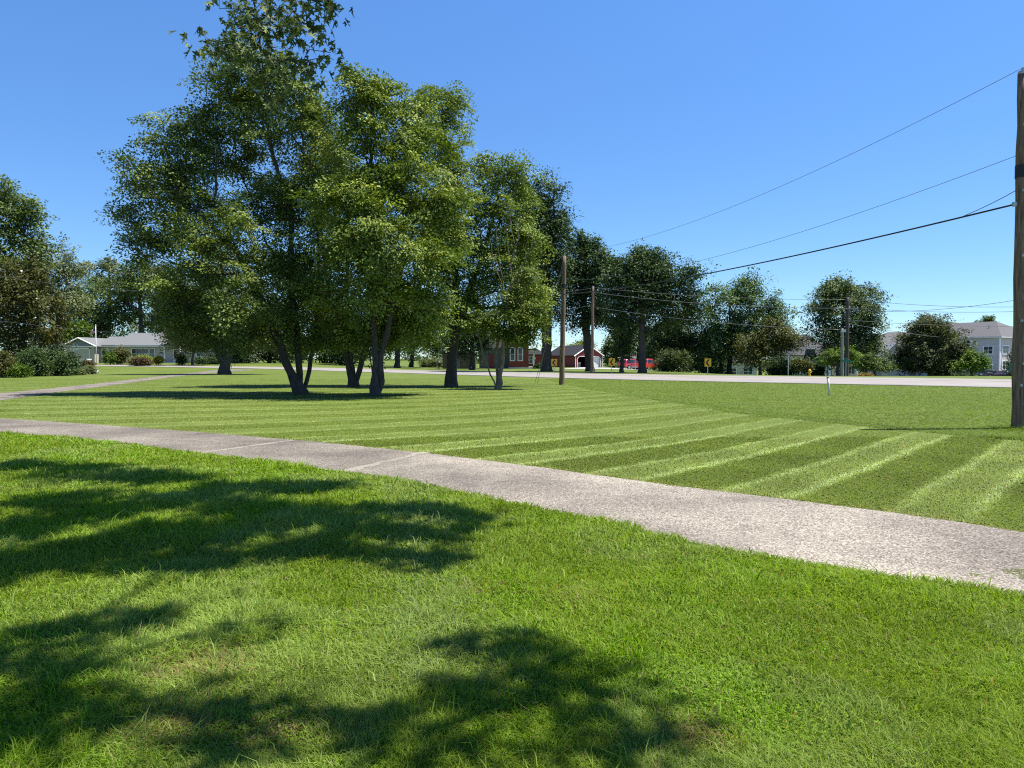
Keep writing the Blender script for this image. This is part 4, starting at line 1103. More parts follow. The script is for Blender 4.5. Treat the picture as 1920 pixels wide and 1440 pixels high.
# distant wood closing the view
def far_wood():
    pts = []; out = []
    for px in np.arange(425, 930, 5):
        D_ = 230 + 40 * RNG.random(); t = 640 + 14 * math.sin(px * .05) + 12 * RNG.random()
        if 770 < px: t += 14
        for _ in range(7): pts.append(P(px + RNG.standard_normal() * 3, t + (690 - t) * RNG.random(), D_)); out.append((0, -.5, .8))
    for px in np.arange(-60, 440, 6):
        D_ = 200 + 30 * RNG.random(); t = 600 + 18 * math.sin(px * .037) + 14 * RNG.random()
        for _ in range(10): pts.append(P(px + RNG.standard_normal() * 3, t + (690 - t) * RNG.random(), D_)); out.append((0, -.5, .8))
    for px in np.arange(1120, 2100, 5):
        D_ = 260 + 40 * RNG.random(); t = 668 + 8 * math.sin(px * .06) + 8 * RNG.random()
        for _ in range(5): pts.append(P(px + RNG.standard_normal() * 3, t + (706 - t) * RNG.random(), D_)); out.append((0, -.5, .8))
    pts = np.array(pts); out = np.array(out)
    V, F, T = leaves(pts, out, 26, 0.7, 1.7, .7, DEEP)
    tag(np_mesh("far_woods", V, F, M_LEAF, tint=T), "dark distant wood along the horizon behind houses and road", "woods", kind='stuff')
far_wood()

# ------------------------------------------------------------------ buildings
def window(parent, x, z, w, h, y, facing=-1, frame=M_WHITE, panes=1, bars=True, fw=0.09, axis='y'):
    """a window set on the wall plane y (facing -y) or on x = y when axis is x"""
    f = MB(); p = MB()
    def bx(mb, a0, a1, d0, d1, z0, z1):
        if axis == 'y': mb.box(a0, a1, min(y + facing * d0, y + facing * d1), max(y + facing * d0, y + facing * d1), z0, z1)
        else: mb.box(min(y + facing * d0, y + facing * d1), max(y + facing * d0, y + facing * d1), a0, a1, z0, z1)
    bx(f, x - w / 2 - fw, x - w / 2, -.02, .07, z - fw, z + h + fw); bx(f, x + w / 2, x + w / 2 + fw, -.02, .07, z - fw, z + h + fw)
    bx(f, x - w / 2, x + w / 2, -.02, .07, z + h, z + h + fw); bx(f, x - w / 2, x + w / 2, -.02, .09, z - fw, z)
    for i in range(1, panes): bx(f, x - w / 2 + w * i / panes - .035, x - w / 2 + w * i / panes + .035, -.02, .06, z, z + h)
    if bars: bx(f, x - w / 2, x + w / 2, -.02, .05, z + h / 2 - .03, z + h / 2 + .03)
    bx(p, x - w / 2, x + w / 2, -.02, .022, z, z + h)
    o = f.build('window', frame, parent)
    p.build('pane', M_GLASS_SKY, o)
    return o

def gable_roof(mb, x0, x1, y0, y1, ze, zr, over=0.45, t=0.16, ridge='x'):
    """ridge along x: slopes face -y and +y"""
    if ridge == 'x':
        a0, a1, u0, u1 = x0 - over, x1 + over, y0, y1; ax = 'x'
    else:
        a0, a1, u0, u1 = y0 - over, y1 + over, x0, x1; ax = 'y'
    m = (u0 + u1) / 2; sl = (zr - ze) / (m - u0); e = ze - sl * over
    out = [(u0 - over, e), (m, zr), (u1 + over, e), (u1 + over, e + t), (m, zr + t), (u0 - over, e + t)]
    mb.prism(out, a0, a1, ax)

def ranch_house():
    D = 118; k = D / FOC
    g = GD(118, D); base = np.array([g[0], D, float(terr(g[0] + 10, D))])
    o = thing("ranch_house", "long grey single-storey ranch house with a front-facing garage gable", "house", base)
    X = lambda px: (px - 118) * k
    gx0, gx1 = X(124), X(178); ex1 = X(222); mx1 = X(445)
    w = MB()
    # garage with its gable end
    w.prism([(gx0, -.3), (gx1, -.3), (gx1, 2.7), ((gx0 + gx1) / 2, 3.75), (gx0, 2.7)], 0, 7.5, 'y')
    w.box(gx1, ex1, 1.6, 8, -.3, 2.72); w.box(ex1 - .01, mx1, 0.6, 9.6, -.3, 2.74)
    w.prism([(0.6, 2.7), (9.6, 2.7), (5.1, 4.45)], ex1, mx1, 'x')
    w.build('wall', M_TAUPE, o)
    gb = MB(); gb.prism([(gx0 + .05, 2.62), (gx1 - .05, 2.62), ((gx0 + gx1) / 2, 3.68)], -.03, 0.01, 'y'); gb.build('gable', M_BLUEG, o)
    r = MB(); gable_roof(r, gx0, gx1, 0, 7.5, 2.72, 3.8, .5, .16, 'y')
    rf = r.build('roof', M_SHINGLE_L, o)
    r2 = MB(); gable_roof(r2, gx1, ex1, 1.6, 8.6, 2.75, 4.05, .3, .16, 'x'); r2.build('entry_roof', M_SHINGLE_L, rf)
    r3 = MB(); gable_roof(r3, ex1, mx1, 0.6, 9.6, 2.76, 4.6, .5, .18, 'x'); r3.build('main_roof', M_SHINGLE_L, rf)
    r5 = MB(); gable_roof(r5, X(255), X(322), 6.4, 13, 3.3, 4.95, .3, .16, 'x'); r5.box(X(255), X(322), 6.5, 12.9, 2, 3.35); r5.build('rear_roof', M_SHINGLE_L, rf)
    tr = MB(); tr.box(ex1 - .5, mx1 + .5, .08, .16, 2.50, 2.68); tr.box(gx0 - .5, gx1 + .5, -.53, -.50, 2.44, 2.6); tr.box(gx1, ex1, 1.2, 1.28, 2.5, 2.66)
    for s in (-1, 1):
        c = (gx0 + gx1) / 2; e = c + s * ((gx1 - gx0) / 2 + .5)
        tr.tube([(e, -.53, 2.55), (c, -.53, 3.84)], .09, 4)
    tr.build('fascia', M_WHITE, o)
    ch = MB(); cx = X(307); ch.box(cx - .45, cx + .45, 3.2, 4.2, 3.6, 5.25); ch.build('chimney', M_BRICK_TAN, o)
    cc = MB(); cc.box(cx - .52, cx + .52, 3.13, 4.27, 5.25, 5.35); cc.build('chimney_cap', M_ROCK, o)
    d = MB()
    for i in range(4): d.box(X(139), X(168), -.05, .0, .02 + i * .53, .02 + i * .53 + .515)
    gd = d.build('garage_door', M_CREAM, o)
    f = MB(); f.box(X(137.6), X(139), -.07, 0, 0, 2.3); f.box(X(168), X(169.4), -.07, 0, 0, 2.3); f.box(X(137.6), X(169.4), -.07, 0, 2.14, 2.3); f.build('frame', M_WHITE, gd)
    window(o, X(187), .15, .8, 2.05, 1.6, panes=1); window(o, X(202), .9, 1.2, 1.2, 1.6, panes=2); window(o, X(213), .9, 0.7, 1.2, 1.6)
    for i, px in enumerate((249.5, 260.5, 271.5, 282)):
        window(o, X(px), .62, .82, 1.55, .6, panes=1)
    b = MB(); b.box(X(226), X(240), -.4, .6, -.1, .55); b.build('brick_planter', M_BRICK_TAN, o)
    # porch with its small gable over the front door
    p0, p1 = X(313), X(344)
    pr = MB(); gable_roof(pr, p0, p1, -1.0, 1.2, 2.62, 3.05, .1, .14, 'y'); pr.build('porch_roof', M_SHINGLE_L, o)
    pg = MB(); pg.prism([(p0, 2.5), (p1, 2.5), (p1, 2.62), ((p0 + p1) / 2, 3.05), (p0, 2.62)], -1.05, -1.0, 'y'); pg.build('porch_gable', M_BLUEG, o)
    for xx in (p0 + .08, p1 - .08):
        q = MB(); q.box(xx - .07, xx + .07, -1.0, -.86, -.2, 2.5); q.build('porch_post', M_WHITE, o)
    st = MB(); st.box(p0, p1, -1.3, .58, -.3, .1); st.build('step', M_ROCK, o)
    dd = MB(); dd.box(X(322), X(331), .5, .598, .1, 2.2); do = dd.build('door', M_WHITE, o)
    pp = MB(); pp.box(X(324), X(329), .48, .5, .7, 2.0); pp.build('pane', M_GLASS_SKY, do)
    window(o, X(374), 1.0, 1.3, 1.1, .6, panes=2); window(o, X(410), 1.0, 1.3, 1.1, .6, panes=2)
ranch_house()

def red_house():
    D = 123; k = D / FOC
    g = GD(957, D); base = np.array([g[0], D, float(terr(g[0], D))])
    o = thing("red_house", "red brick two-storey house with tall white windows behind the half-bare maple", "house", base)
    X = lambda px: (px - 957) * k
    w = MB(); w.box(X(954), X(991), 0, 9, -.3, 6.0); w.prism([(X(954), 6), (X(991), 6), (X(972.5), 8.2)], 0, 9, 'y'); w.build('wall', M_BRICK_RED, o)
    f = MB(); f.box(X(954) - .05, X(991) + .05, -.06, 9.05, -.3, .25); f.build('foundation', M_ROCK, o)
    r = MB(); gable_roof(r, X(954), X(991), 0, 9, 6.0, 8.25, .4, .15, 'y'); r.build('roof', M_SHINGLE_D, o)
    for px in (961, 975.5):
        window(o, X(px), 1.35, .62, 1.95, 0, fw=.13); window(o, X(px), 4.2, .62, 1.7, 0, fw=.13)
    window(o, 3.0, 1.35, .7, 1.95, X(991), 1, fw=.13, axis='x'); window(o, 6.5, 1.35, .7, 1.95, X(991), 1, fw=.13, axis='x')
    wg = MB(); wg.box(X(898), X(954), 1.5, 9, -.3, 3.4); wg.build('side_wing', M_GREYWOOD, o)
    wr = MB(); gable_roof(wr, X(898), X(954) - .45, 1.5, 9, 3.42, 5.2, .4, .15, 'x'); wr.build('wing_roof', M_SHINGLE_D, o)
    d = MB(); d.box(X(916), X(924), 1.42, 1.497, .1, 2.4); d.build('door', M_REDWOOD, o)
    # side porch with a white bracketed post
    pr = MB(); pr.box(X(991) + .02, X(1006), .2, 4.2, 3.0, 3.2); pr.build('porch_roof', M_SHINGLE_D, o)
    pf = MB(); pf.box(X(991) + .02, X(1005), .3, 4.1, -.3, .28); pf.build('porch_floor', M_WHITE_W, o)
    for yy in (.4, 3.9):
        q = MB(); q.box(X(1002) - .09, X(1002) + .09, yy - .09, yy + .09, .28, 3.0)
        q.prism([(X(1002) - .75, 3.0), (X(1002) - .1, 3.0), (X(1002) - .1, 2.25), (X(1002) - .25, 2.7)], yy - .05, yy + .05, 'y')
        q.build('porch_post', M_WHITE_W, o)
red_house()

def hip(mb, x0, x1, y0, y1, ze, zr, over=.4, inset=None):
    a0, a1, b0, b1 = x0 - over, x1 + over, y0 - over, y1 + over
    ins = inset if inset is not None else min(a1 - a0, b1 - b0) / 2
    vs = [(a0, b0, ze), (a1, b0, ze), (a1, b1, ze), (a0, b1, ze)]
    if a1 - a0 >= b1 - b0:
        ym = (b0 + b1) / 2; vs += [(a0 + ins, ym, zr), (a1 - ins, ym, zr)]
        fs = [(0, 1, 5, 4), (2, 3, 4, 5), (1, 2, 5), (3, 0, 4)]
    else:
        xm = (a0 + a1) / 2; vs += [(xm, b0 + ins, zr), (xm, b1 - ins, zr)]
        fs = [(0, 1, 4), (1, 2, 5, 4), (2, 3, 5), (3, 0, 4, 5)]
    vs += [(a0, b0, ze - .14), (a1, b0, ze - .14), (a1, b1, ze - .14), (a0, b1, ze - .14)]
    n = 6
    fs += [(0, n, n + 1, 1), (1, n + 1, n + 2, 2), (2, n + 2, n + 3, 3), (3, n + 3, n, 0), (n + 3, n + 2, n + 1, n)]
    mb.add(vs, fs)

def outbuilding():
    D = 136; g = GD(1003, D)
    o = thing("garden_shed", "small dark red outbuilding with a low hipped roof behind the porch", "shed", (g[0], D, float(terr(g[0], D))))
    w = MB(); w.box(-1.9, 1.7, 0, 3, -.3, 2.3); w.build('wall', M_REDWOOD, o)
    r = MB(); hip(r, -1.9, 1.7, 0, 3, 2.36, 3.5); r.build('roof', M_SHINGLE_D, o)
    window(o, -.9, .8, .8, 1.2, 0, panes=2)
    D = 122; g = GD(838, D)
    o = thing("brown_shed", "plain brown flat-topped shed beside the straight dark trunk", "shed", (g[0], D, float(terr(g[0], D))))
    w = MB(); w.box(-.7, 4.5, 0, 3, -.3, 2.35); w.build('wall', M_BROWNWOOD, o)
    r = MB(); r.prism([(-.85, 2.36), (4.65, 2.36), (4.65, 2.5), (-.85, 2.62)], -.15, 3.15, 'y'); r.build('roof', M_SHINGLE_D, o)
    d = MB(); d.box(1.2, 2.1, -.05, -.002, 0, 2); d.build('door', M_GREYWOOD, o)
outbuilding()

def red_garage():
    D = 141; k = D / FOC
    g = GD(1079, D); base = np.array([g[0], D, float(terr(g[0], D))])
    th = R(33)
    o = thing("red_garage", "red two-bay garage with one open bay and one white arched door", "garage", base, th)
    W, L, H, RZ = 6.3, 8.6, 2.25, 3.95
    w = MB()
    # front wall with two arched openings, built as separate pieces round them
    def arch(x0, x1, z):  # piece of wall above an opening with clipped corners
        w.prism([(x0, z - .35), (x0 + .35, z), (x1 - .35, z), (x1, z - .35), (x1, H), (x0, H)], 0, .15, 'y')
    w.box(0, .45, 0, .15, -.3, H); w.box(2.95, 3.35, 0, .15, -.3, H); w.box(5.85, W, 0, .15, -.3, H)
    arch(.45, 2.95, 2.0); arch(3.35, 5.85, 2.0)
    w.prism([(0, H), (W, H), (W / 2, RZ)], 0, .15, 'y')
    w.box(0, .15, .15, L, -.3, H); w.box(W - .15, W, .15, L, -.3, H); w.box(.15, W - .15, L - .15, L, -.3, H)
    w.prism([(0, H), (W, H), (W / 2, RZ)], L - .15, L, 'y')
    w.build('wall', M_REDWOOD, o)
    r = MB(); gable_roof(r, 0, W, .26, L, H + .02, RZ + .05, .4, .14, 'y'); r.build('roof', M_SHINGLE_D, o)
    f = MB()
    for s in (-1, 1):
        f.tube([(W / 2 + s * (W / 2 + .4), -.16, H - .18), (W / 2, -.16, RZ + .1)], .09, 4)
    f.box(-.06, .06, -.03, 0, -.2, H); f.box(W - .06, W + .06, -.03, 0, -.2, H)
    for x0, x1 in ((.45, 2.95), (3.35, 5.85)):
        f.box(x0 - .08, x0 + .03, -.03, -.001, 0, 1.65); f.box(x1 - .03, x1 + .08, -.03, -.001, 0, 1.65); f.box(x0 + .35, x1 - .35, -.03, -.001, 1.97, 2.08)
        f.tube([(x0, -.02, 1.62), (x0 + .38, -.02, 2.02)], .055, 4); f.tube([(x1, -.02, 1.62), (x1 - .38, -.02, 2.02)], .055, 4)
    f.build('trim', M_WHITE, o)
    d = MB()
    for i in range(4): d.box(3.36, 5.84, .16, .2, .0 + i * .5, i * .5 + .49)
    d.build('garage_door', M_WHITE, o)
    fl = MB(); fl.box(.2, W - .2, .2, L - .2, -.2, .02); fl.build('floor', M_ROCK, o)
    # things stored in the open bay
    c = thing("storage_bin", "grey lidded bin standing inside the open bay of the red garage", "bin", tuple(np.array(base) + np.array([math.cos(th) * 1.5 - math.sin(th) * 1.6, math.sin(th) * 1.5 + math.cos(th) * 1.6, .03])), th)
    b = MB(); b.prism([(-.55, 0), (.55, 0), (.65, .85), (-.65, .85)], -.4, .4, 'y'); b.build('body', M_GREYS, c)
    b = MB(); b.box(-.7, .7, -.45, .45, .85, .93); b.build('lid', M_WHITE_W, c)
red_garage()

def apartments():
    # three-storey wing with its corner towards the viewer
    D = 150; g = GD(1874, D)
    z0 = P(1874, 709, D)[2]
    th = R(28)
    o = thing("apartment_building", "three-storey apartment building with grey and cream siding and a grey hipped roof", "building", (g[0], D, z0), th)
    # local x runs right from the corner along the bright front, local y runs back along the shaded side
    W, L, H = 13, 17.5, 8.0
    w = MB(); w.box(0, W, 0, L, -1.5, H); w.build('wall', M_CREAM, o)
    sw = MB(); sw.box(-.06, -.003, .12, L, -1.5, H - .02); sw.build('side_cladding', M_GREYS, o)
    cb = MB(); cb.box(-.1, .14, -.05, .14, -1.5, H); cb.build('corner_board', M_WHITE, o)
    r = MB(); hip(r, 0, W, 0, L, H + .15, H + 3.4, .5, 5); gable_roof(r, -.6, W + 6, L - 9, L + 1, H + .1, H + 3.3, .5, .2, 'x'); r.build('roof', M_SHINGLE, o)
    fa = MB(); fa.box(-.52, W + .5, -.54, -.51, H - .12, H + .12); fa.box(-.55, -.52, -.5, L, H - .12, H + .12); fa.build('fascia', M_WHITE_W, o)
    for lev in (2.3, 5.3):
        window(o, 1.9, lev - .5, 1.9, 1.5, -.0, panes=2, fw=.16)
    window(o, 8.0, 1.8, 1.9, 1.5, 0, panes=2, fw=.16); window(o, 8.0, 4.8, 1.9, 1.5, 0, panes=2, fw=.16)
    for yy, levs in ((2.2, (1.8, 4.8)), (6.6, (3.2, 6.1)), (11.2, (3.2, 6.1))):
        for lev in levs:
            window(o, yy, lev, 1.7, 1.4, -.06, -1, panes=2, fw=.15, axis='x')
            if yy > 5:
                a = MB(); a.box(-.16, -.061, yy - .55, yy + .55, lev - .75, lev - .3); a.build('air_conditioner', M_METAL, o)
    v = MB(); v.cyl((3.5, 4.2, H + 1.9), .12, .7); v.build('roof_vent', M_METAL, o)
    # long main block behind the trees
    D2 = 168; g = GD(1650, D2); k = D2 / FOC
    z0 = P(1650, 706, D2)[2]
    o = thing("residence_hall", "long building with a big grey roof and a small front gable behind the trees", "building", (g[0], D2, z0))
    X = lambda px: (px - 1650) * k
    w = MB(); w.box(X(1480), X(1560), 0, 12, -2, 4.6); w.box(X(1560), X(1840), 1, 14, -2, 5.6); w.build('wall', M_CREAM, o)
    r = MB(); hip(r, X(1480), X(1562), 0, 12, 4.7, 9.3, .5, 3); hip(r, X(1640), X(1790), 1, 14, 5.7, 10.0, .5, 7); hip(r, X(1560), X(1660), 2.5, 14, 5.2, 7.6, .5, 2); r.build('roof', M_SHINGLE, o)
    c = X(1668); hw = 2.8
    gb = MB(); gb.prism([(c - hw, -2), (c + hw, -2), (c + hw, 4.0), (c, 6.6), (c - hw, 4.0)], -2.2, 1.2, 'y'); gb.build('front_gable', M_CREAM, o)
    gr = MB(); gable_roof(gr, c - hw, c + hw, -2.2, 1.6, 4.0, 6.75, .55, .5, 'y'); gr.build('gable_roof', M_BLUEG, o)
    for px in (1492, 1512, 1532): window(o, X(px), .6, 1.4, 1.6, 0, panes=2)
    for px in (1600, 1625, 1690): window(o, X(px), .6, 1.4, 1.6, 1, panes=2)
    for px in (1538, 1546, 1558, 1596):
        q = MB(); q.cyl((X(px), -2.6, -1.5), .28, 4.2, 10); q.build('porch_column', M_WHITE, o)
    pr = MB(); pr.prism([(-3.1, 2.7), (.0, 3.6), (.0, 3.8), (-3.1, 2.9)], X(1532), X(1602), 'x'); pr.build('porch_roof', M_SHINGLE, o)
    dm = MB(); dm.prism([(X(1512), 6.0), (X(1530), 6.0), (X(1530), 6.2), (X(1512), 6.2)], -1.0, 3.5, 'y'); dm.build('roof_band', M_WHITE, o)
    # tan low block at the left
    D3 = 140; g = GD(1347, D3); z0 = P(1347, 706, D3)[2]; k = D3 / FOC
    o = thing("low_apartment_block", "low tan clapboard block seen under the tall loose green tree", "building", (g[0], D3, z0))
    w = MB(); w.box(-.8, 7, 0, 9, -1, 2.7); w.build('wall', M_CREAM, o)
    r = MB(); hip(r, -.8, 7, 0, 9, 2.75, 4.6); r.build('roof', M_SHINGLE, o)
    window(o, 2.1, .4, 2.2, 1.1, 0, panes=3); window(o, 5.4, .4, 1.6, 1.1, 0, panes=2)
apartments()

# ------------------------------------------------------------------ vehicles
SUV = [(-2.36, .38), (-2.42, .62), (-2.40, .95), (-2.32, 1.10), (-2.08, 1.60), (-1.85, 1.72), (-.6, 1.77), (.25, 1.72), (1.02, 1.12), (1.9, 1.03), (2.3, .88), (2.42, .62), (2.38, .34)]
PICKUP = [(-2.72, .50), (-2.76, .78), (-2.74, 1.10), (-1.02, 1.10), (-.98, 1.14), (-.88, 1.80), (-.6, 1.86), (.35, 1.84), (1.08, 1.20), (2.3, 1.10), (2.62, .98), (2.72, .7), (2.68, .42)]
SEDAN = [(-2.28, .36), (-2.34, .62), (-2.30, .92), (-1.75, 1.0), (-1.05, 1.38), (-.3, 1.45), (.3, 1.40), (1.05, .98), (1.9, .88), (2.25, .72), (2.32, .5), (2.28, .3)]

def car(name, label, cat, profile, loc, rz, paint, glass_x, axles, hw=.92, tr=.36, group=None, lit=True):
    """body lofted from a side outline, with glass, wheels and lamps as parts"""
    o = thing(name, label, cat, loc, rz, group)
    belt = 1.0 if max(p[1] for p in profile) < 1.6 else 1.1
    top = max(p[1] for p in profile)
    def half(z): return hw * (1 - .17 * max(0, (z - belt) / (top - belt + 1e-6))) - (0.05 if z < .45 else 0)
    n = len(profile); V = []; F = []
    for s in (-1, -.92, .92, 1):
        for x, z in profile:
            e = 1.0 if abs(s) < .95 else 0.985
            V.append((x * e, s * half(z), (z if abs(s) < .95 else z - .03 * (z > belt))))
    for a in range(3):
        for i in range(n):
            j = (i + 1) % n; F.append((a * n + i, a * n + j, (a + 1) * n + j, (a + 1) * n + i))
    F.append(tuple(range(n))[::-1]); F.append(tuple(3 * n + i for i in range(n)))
    b = MB(); b.add(V, F); b.build('body', paint, o, bevel=.025)
    # side glass and screens
    zt = top - .12; zb = belt + .03
    for s in (-1, 1):
        for (xa, xb, xc, xd) in glass_x:
            pts = [(xa, zb), (xb, zb), (xc, zt), (xd, zt)]
            g = MB(); g.add([(x, s * (half(z) + d), z) for d in (-.02, .012) for x, z in pts], [(0, 1, 2, 3), (7, 6, 5, 4), (0, 4, 5, 1), (1, 5, 6, 2), (2, 6, 7, 3), (3, 7, 4, 0)])
            g.build('window', M_GLASS, o)
    def screen(i, j, nm):
        (x0, z0), (x1, z1) = profile[i], profile[j]
        d = np.array([-(z1 - z0), x1 - x0]); d /= np.linalg.norm(d)
        if d[1] < 0: d = -d
        q = []
        for off in (-.01, .014):
            for t, s in ((.1, -1), (.1, 1), (.9, 1), (.9, -1)):
                x = x0 + (x1 - x0) * t + d[0] * off; z = z0 + (z1 - z0) * t + d[1] * off
                q.append((x, s * (half(z) - .10), z))
        g = MB(); g.add(q, [(0, 1, 2, 3), (7, 6, 5, 4), (0, 4, 5, 1), (1, 5, 6, 2), (2, 6, 7, 3), (3, 7, 4, 0)]); g.build(nm, M_GLASS, o)
    steep = [i for i in range(n - 1) if abs(profile[i + 1][1] - profile[i][1]) > .36 and profile[i][1] > .7 or (profile[i][1] - profile[i + 1][1] > .36 and profile[i + 1][1] > .7)]
    if steep:
        screen(steep[-1], steep[-1] + 1, 'windscreen'); screen(steep[0], steep[0] + 1, 'rear_window')
    for x in axles:
        for s in (-1, 1):
            t = MB(); y0 = s * hw - (.2 if s > 0 else -.0) + (0.03 * s)
            t.tube([(x, y0, tr), (x, y0 + .03, tr), (x, y0 + .17, tr), (x, y0 + .2, tr)], [tr * .9, tr, tr, tr * .9], 20); w = t.build('wheel', M_TYRE, o)
            r = MB(); yf = y0 + (.2 if s > 0 else 0); r.tube([(x, yf - .02 * s, tr), (x, yf + .012 * s, tr)], tr * .62, 16); r.build('rim', M_RIM, w)
            a = MB(); a.tube([(x, s * (hw - .16), tr + .02), (x, s * (hw + .004), tr + .02)], tr * 1.16, 20); a.build('wheel_arch', M_BLACK, o)
    xf = max(p[0] for p in profile); xr = min(p[0] for p in profile); bz = profile[2][1]
    for s in (-1, 1):
        h = MB(); h.box(xf - .32, xf - .02, s * (hw - .1) - .16, s * (hw - .1) + .12, .72, .9); h.build('headlight', M_LAMP_CLEAR, o)
        h = MB(); h.box(xr - .015, xr + .16, s * (hw - .1) - .1, s * (hw - .1) + .115, bz - .28, bz + .02); h.build('tail_light', M_LAMP_RED, o)
        m = MB(); m.box(.72, .9, s * (hw + .02) - .02 if s > 0 else s * (hw + .2), s * (hw + .2) if s > 0 else s * (hw + .02) + .02, belt + .03, belt + .2); m.build('mirror', paint, o)
    for xx, z in ((xf - .06, .52), (xr - .02, .5)):
        bp = MB(); bp.box(xx, xx + .09, -hw + .1, hw - .1, z - .09, z + .1); bp.build('bumper', M_METAL if profile is PICKUP else M_BLACK, o)
    return o

PAINT_RED = carpaint("red_paint", (0.72, 0.03, 0.03))
PAINT_DKRED = carpaint("maroon_paint", (0.45, 0.022, 0.03))
PAINT_BLACK = carpaint("black_paint", (0.012, 0.013, 0.016))
PAINT_NAVY = carpaint("navy_paint", (0.02, 0.024, 0.04))
PAINT_PLUM = carpaint("plum_paint", (0.05, 0.02, 0.03))
PAINT_WHITE = carpaint("white_car_paint", (0.72, 0.73, 0.74))
GL_SUV = [(-1.98, -1.28, -1.22, -1.72), (-1.2, -.28, -.28, -1.14), (-.18, .86, .24, -.18)]
GL_PU = [(-.78, .02, .02, -.72), (.12, .92, .36, .12)]
GL_SED = [(-1.3, -.3, -.3, -.85), (-.2, .85, .3, -.2)]
g = GD(1184, 133); car("sport_utility", "dark red sport utility seen from behind, left of the tree trunk", "car", SUV, g, R(36), PAINT_DKRED, GL_SUV, (-1.45, 1.4))
g = GD(1216, 126); car("pickup_truck", "bright red pickup truck facing right beyond the trunk", "pickup truck", PICKUP, g, R(26), PAINT_RED, GL_PU, (-1.75, 1.75), hw=.96, tr=.40)
CG = "cars parked by the apartment building"
for (px, Dd, prof, paint, gl, rz, nm, lab) in [
    (1838, 142, SUV, PAINT_NAVY, GL_SUV, -20, "sport_utility", "dark sport utility with bright headlights parked left of the others by the apartments"),
    (1860, 147, SUV, PAINT_BLACK, GL_SUV, 70, "sport_utility", "black vehicle in the middle of the row parked below the apartment corner"),
    (1877, 141, SEDAN, PAINT_PLUM, GL_SED, 65, "parked_car", "dark plum car seen from behind, right of the black one"),
    (1896, 146, SEDAN, PAINT_WHITE, GL_SED, 40, "parked_car", "white car half hidden by the near utility pole"),
    (1812, 141, SEDAN, PAINT_BLACK, GL_SED, -10, "parked_car", "low dark car parked under the bright green bushy tree")]:
    c = GD(px, Dd); c[2] = P(px, 709.5 if px < 1890 else 710, Dd)[2]
    car(nm, lab, "car", prof, c, R(rz), paint, gl, (-1.42, 1.42), group=CG)

# ------------------------------------------------------------------ utility poles and wires
def pole(name, label, px, Dd, top_px, r0, r1, m, lean_px=0, base_px=None):
    b = GD(px, Dd)
    t = P(px + lean_px, top_px, Dd)
    o = thing(name, label, "utility pole", b)
    n = 14
    pts = [np.array([0, 0, -.2])] + [(t - b) * i / n + np.array([.012 * math.sin(i * 1.7), .012 * math.cos(i * 2.3), 0]) * (0 < i < n) for i in range(0, n + 1)]
    rs = [r0] + [r0 + (r1 - r0) * i / n for i in range(0, n + 1)]
    mb = MB(); mb.tube(pts, rs, 18); mb.build('post', m, o, smooth=True)
    return o, b, t

po, pb, pt = pole("utility_pole", "tall brown wooden utility pole at the right edge, nearest the viewer", 1912, 18.0, 139, .155, .108, M_POLE, 6)
loc = lambda px, py, b, Dd: P(px, py, Dd) - b
ax = pt - pb
def on_axis(py, b, t, Dd):
    z = P(1912, py, Dd)[2] - b[2]; return (t - b) * z / (t - b)[2]
q = MB(); q.tube([ax + [0, 0, .0], ax + [0, 0, .06], ax + [0, 0, .1]], [.11, .10, .04], 14); q.build('cap', M_METAL, po, smooth=True)
q = MB(); q.tube([ax + [-.05, -.08, -.02], ax + [-.05, -.08, .12]], [.05, .035], 10); q.build('insulator', M_METAL, po)
a0, a1 = on_axis(334, pb, pt, 18), on_axis(310, pb, pt, 18)
q = MB(); q.tube([a0, a1], [.140, .138], 18); q.build('black_band', M_BLACK, po)
bk = on_axis(383, pb, pt, 18)
q = MB(); q.box(bk[0] - .2, bk[0] - .1, bk[1] - .03, bk[1] + .03, bk[2] - .05, bk[2] + .05); q.build('bracket', M_METAL, po)
q = MB()
for i in range(1, 16):                                   # bolts, tags and staples up the near face
    zz = i * .5; c = ax * zz / ax[2]
    q.box(c[0] - .03 + .05 * math.sin(i * 2.1), c[0] + .0 + .05 * math.sin(i * 2.1), c[1] - .19, c[1] - .13, zz, zz + .05)
q.build('hardware', M_METAL, po)

pbo, bb, bt = pole("utility_pole", "brown utility pole standing on the near verge of the road, left of the garage", 1053, 48.0, 480, .17, .12, M_POLE, 5)
c = (bt - bb)
q = MB(); z = P(1057, 536, 48)[2] - bb[2]; q.tube([c * (z - .12) / c[2], c * (z + .12) / c[2]], .155, 14); q.build('black_band', M_BLACK, pbo)
q = MB(); q.tube([c, c + [.03, -.02, .16]], [.05, .04], 8); q.build('insulator', M_METAL, pbo)
pco, cb_, ct = pole("utility_pole", "grey-brown utility pole on the far side of the road before the garage", 1110, 84.0, 538, .17, .13, M_POLE, 2)
c = ct - cb_
q = MB(); q.box(c[0] - .12, c[0] + .12, -.1, .1, c[2] - .02, c[2] + .1); q.build('cap', M_METAL, pco)
pdo, db_, dt = pole("utility_pole", "tall dark utility pole with a pale crossarm in front of the rounded tree", 1587, 76.0, 557, .22, .17, M_POLE_DARK, 2)
c = dt - db_; z = P(1588, 579, 76)[2] - db_[2]
q = MB(); q.box(-.9, 1.0, -.3, -.18, z - .06, z + .06); q.build('crossarm', M_POLE_GREY, pdo)
for xx in (-.8, .1, .9):
    q = MB(); q.tube([(xx, -.24, z + .06), (xx, -.24, z + .22)], [.05, .035], 8); q.build('insulator', M_WHITE_W, pdo)
peo, eb_, et = pole("utility_pole", "short weathered grey pole beside the tall dark pole", 1579, 75.0, 616, .15, .12, M_POLE_GREY, 0)
q = MB(); z = (et - eb_)[2]; q.box(-.22, .22, -.24, -.12, z - .35, z - .1); q.build('bracket', M_METAL, peo)

